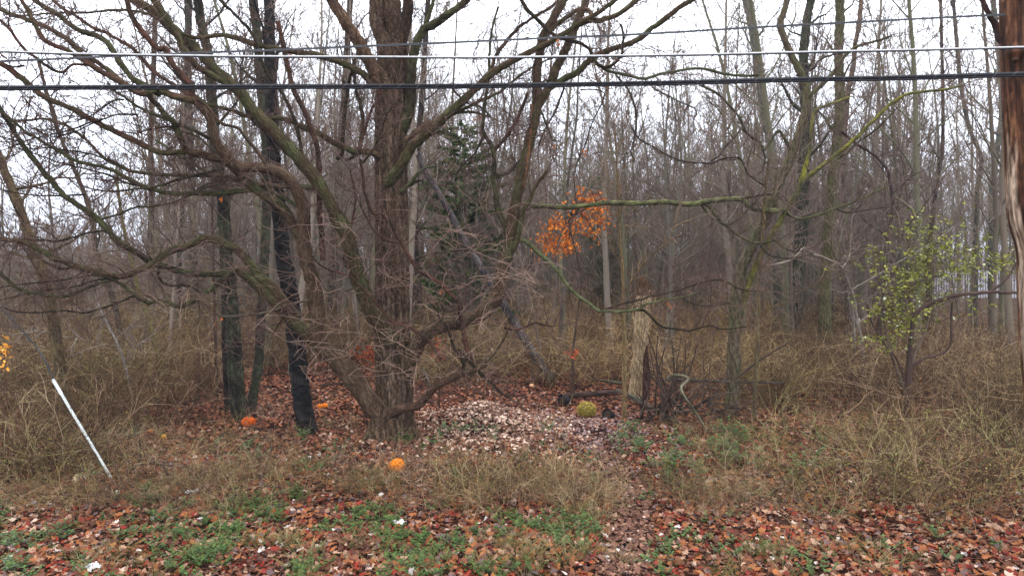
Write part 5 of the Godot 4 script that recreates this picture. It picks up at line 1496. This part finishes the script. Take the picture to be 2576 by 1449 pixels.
func build_small_things() -> void:
	rng.seed = 42
	var orange := Color(0.75, 0.22, 0.018)
	pumpkin("pumpkin", "bright yellow-orange pumpkin half sunk in the front tangle", 995, 1190, 43, 35, Color(0.72, 0.22, 0.012), 9, 0.35, false)
	pumpkin("pumpkin", "large round ribbed orange pumpkin at the near-black trunk's foot", 620, 1075, 35, 28, Color(0.62, 0.12, 0.012), 10, 0.1)
	pumpkin("pumpkin", "small orange pumpkin behind the black ringed trunk, left of a touching pair", 803, 1030, 15, 16, orange, 8, 0.4)
	pumpkin("pumpkin", "small orange pumpkin behind the black ringed trunk, right of a touching pair", 815, 1029, 15, 17, orange, 8, -0.3)
	pumpkin("gourd", "little round orange gourd on the leaves right of the white pipe", 375, 1092, 14, 13, Color(0.7, 0.27, 0.06), 7, 0.5)
	pumpkin("gourd", "little yellow gourd lying nearest the orange gourd", 407, 1107, 18, 11, Color(0.72, 0.4, 0.06), 7, 1.2)
	pumpkin("gourd", "pale orange gourd beyond the leaf mound near the leaning dead trunk", 1338, 977, 15, 11, Color(0.78, 0.5, 0.28), 7, 1.0)
	pumpkin("white_pumpkin", "cream-white squash lying left of the white pipe's foot", 188, 1214, 27, 17, Color(0.78, 0.68, 0.45), 8, 0.9, false)
	crumple("paper_scrap", "crumpled white paper in the leaves below the front pumpkin", 1003, 1322, 25, 26, Color(0.66, 0.64, 0.63), 3)
	crumple("paper_scrap", "narrow white scrap right of the bent broken branch", 480, 1246, 30, 22, Color(0.6, 0.59, 0.61), 5)
	crumple("paper_scrap", "white torn packaging at the photo's bottom left", 231, 1437, 36, 30, Color(0.66, 0.66, 0.68), 8)
	crumple("paper_scrap", "small white scrap near the cream-white squash", 208, 1209, 12, 10, Color(0.55, 0.55, 0.55), 9)
	# leaning white pipe
	var top := sight(131, 955, 12.5)
	var foot := on_ground(280, 1206)
	var pipe := thing("white_pipe", "long white plastic pipe leaning out of the leaves", "pipe", foot)
	var up := (top - foot)
	var g := Geo.new()
	g.tube(PackedVector3Array([up * -0.03, up * 0.33 + Vector3(0.004, 0, 0), up * 0.66 - Vector3(0.004, 0, 0), up * 0.86]), PackedFloat32Array([0.021, 0.0225, 0.024, 0.0245]), 14, Color(0.42, 0.46, 0.42), Color(0.52, 0.56, 0.55), rough, 0.02)
	part("pipe", g.mesh(), tinted(Color.WHITE, 0.5), pipe)
	g = Geo.new()
	g.tube(PackedVector3Array([up * 0.845, up * 0.855, up * 0.99, up]), PackedFloat32Array([0.026, 0.029, 0.029, 0.024]), 14, Color(0.6, 0.61, 0.65), Color(0.6, 0.61, 0.65), rough, 0.0)
	part("coupling", g.mesh(), tinted(Color.WHITE, 0.45), pipe)
	# dumped mum and its pots
	var at := on_ground(1476, 1050)
	var mum := thing("flower_plant", "round dome of yellow-olive mum flowers dumped beside the leaf mound", "plant", at)
	var heads := Geo.new()
	var core := SphereMesh.new()
	core.radius = 0.21
	core.height = 0.36
	core.radial_segments = 24
	core.rings = 12
	part("foliage", core, plain(Color(0.045, 0.05, 0.018), 0.9), mum, Vector3(0, 0.17, 0))
	for i in 330:
		var u := 1.0 - 1.55 * (i + 0.5) / 330.0
		var w := i * 2.39996
		var s := sqrt(1.0 - u * u)
		var nor := Vector3(cos(w) * s, u, sin(w) * s)
		var q := Vector3(nor.x * 0.232, 0.17 + nor.y * 0.195, nor.z * 0.232) * (1.0 + rng.randfn() * 0.02)
		var a := nor.cross(Vector3(0.2, 0.4, 0.9)).normalized()
		var b := nor.cross(a)
		var rim := PackedVector3Array()
		var r := rng.randf_range(0.011, 0.018)
		for j in 7:
			rim.push_back(q + (a * cos(TAU * j / 7.0) + b * sin(TAU * j / 7.0)) * r)
		heads.fan(q + nor * 0.014, rim, nor, Color(0.24, 0.17, 0.025).lerp(Color(0.46, 0.34, 0.085), rng.randf()))
	part("flowers", heads.mesh(), tinted(), mum).set_meta("kind", "stuff")
	pot("plant_pot", "tipped black plant pot right of the mum dome", 1540, 1055, 0.14, 1.2)
	pot("plant_pot", "black pot standing between the near-black trunk and the tall greenish trunk", 610, 1042, 0.14, 0.2)
	pot("plant_pot", "dark crushed pot lying left of the rotten log", 1428, 1016, 0.15, 1.4)
	# far white fence
	var fence := thing("white_fence", "tall white picket fence far off behind the green-leaved shrub", "fence", sight(2462, HORIZON, 62.0) - Vector3(0, EYE, 0))
	var white := plain(Color(0.5, 0.5, 0.56), 0.7)
	var picket := BoxMesh.new()
	picket.size = Vector3(0.13, 2.5, 0.03)
	for i in 34:
		part("picket", picket, white, fence, Vector3(-3.9 + i * 0.236, 1.3 + 0.015 * (i % 3), 0.0))
	var rail := BoxMesh.new()
	rail.size = Vector3(8.1, 0.1, 0.05)
	for y in [0.5, 1.4, 2.35]:
		part("rail", rail, white, fence, Vector3(0, y, -0.045))
	crumple("blue_tarp", "scrap of blue tarpaulin before the far white fence", 2536, 745, 14, 18, Color(0.08, 0.16, 0.5), 4)

func pot(called: String, label: String, x: float, y: float, r: float, tip: float) -> void:
	var t := thing(called, label, "pot", on_ground(x, y) + Vector3(0, r * 0.55 if tip > 0.8 else 0.02, 0))
	t.rotation = Vector3(0.3 * tip, 0.5, tip)
	var g := Geo.new()
	var prof := [[0.0, 0.0], [0.72, 0.0], [0.78, 0.06], [0.98, 1.2], [1.08, 1.22], [1.08, 1.42], [1.0, 1.42], [0.9, 1.15], [0.68, 0.12], [0.0, 0.1]]
	for i in prof.size():
		for j in 21:
			var w := TAU * j / 20.0
			g.v.push_back(Vector3(cos(w) * prof[i][0], prof[i][1], sin(w) * prof[i][0]) * r)
			g.n.push_back(Vector3.UP)
			g.c.push_back(Color(0.02, 0.02, 0.024))
	for i in prof.size() - 1:
		for j in 20:
			var q := i * 21 + j
			g.idx.append_array(PackedInt32Array([q, q + 21, q + 1, q + 1, q + 21, q + 22]))
	fix_normals(g)
	part("pot", g.mesh(), tinted(Color.WHITE, 0.5), t)
	var soil := CylinderMesh.new()
	soil.top_radius = r * 0.88
	soil.bottom_radius = r * 0.86
	soil.height = r * 0.1
	soil.radial_segments = 18
	part("soil", soil, plain(Color(0.05, 0.035, 0.025), 1.0), t, Vector3(0, r * 1.05, 0))
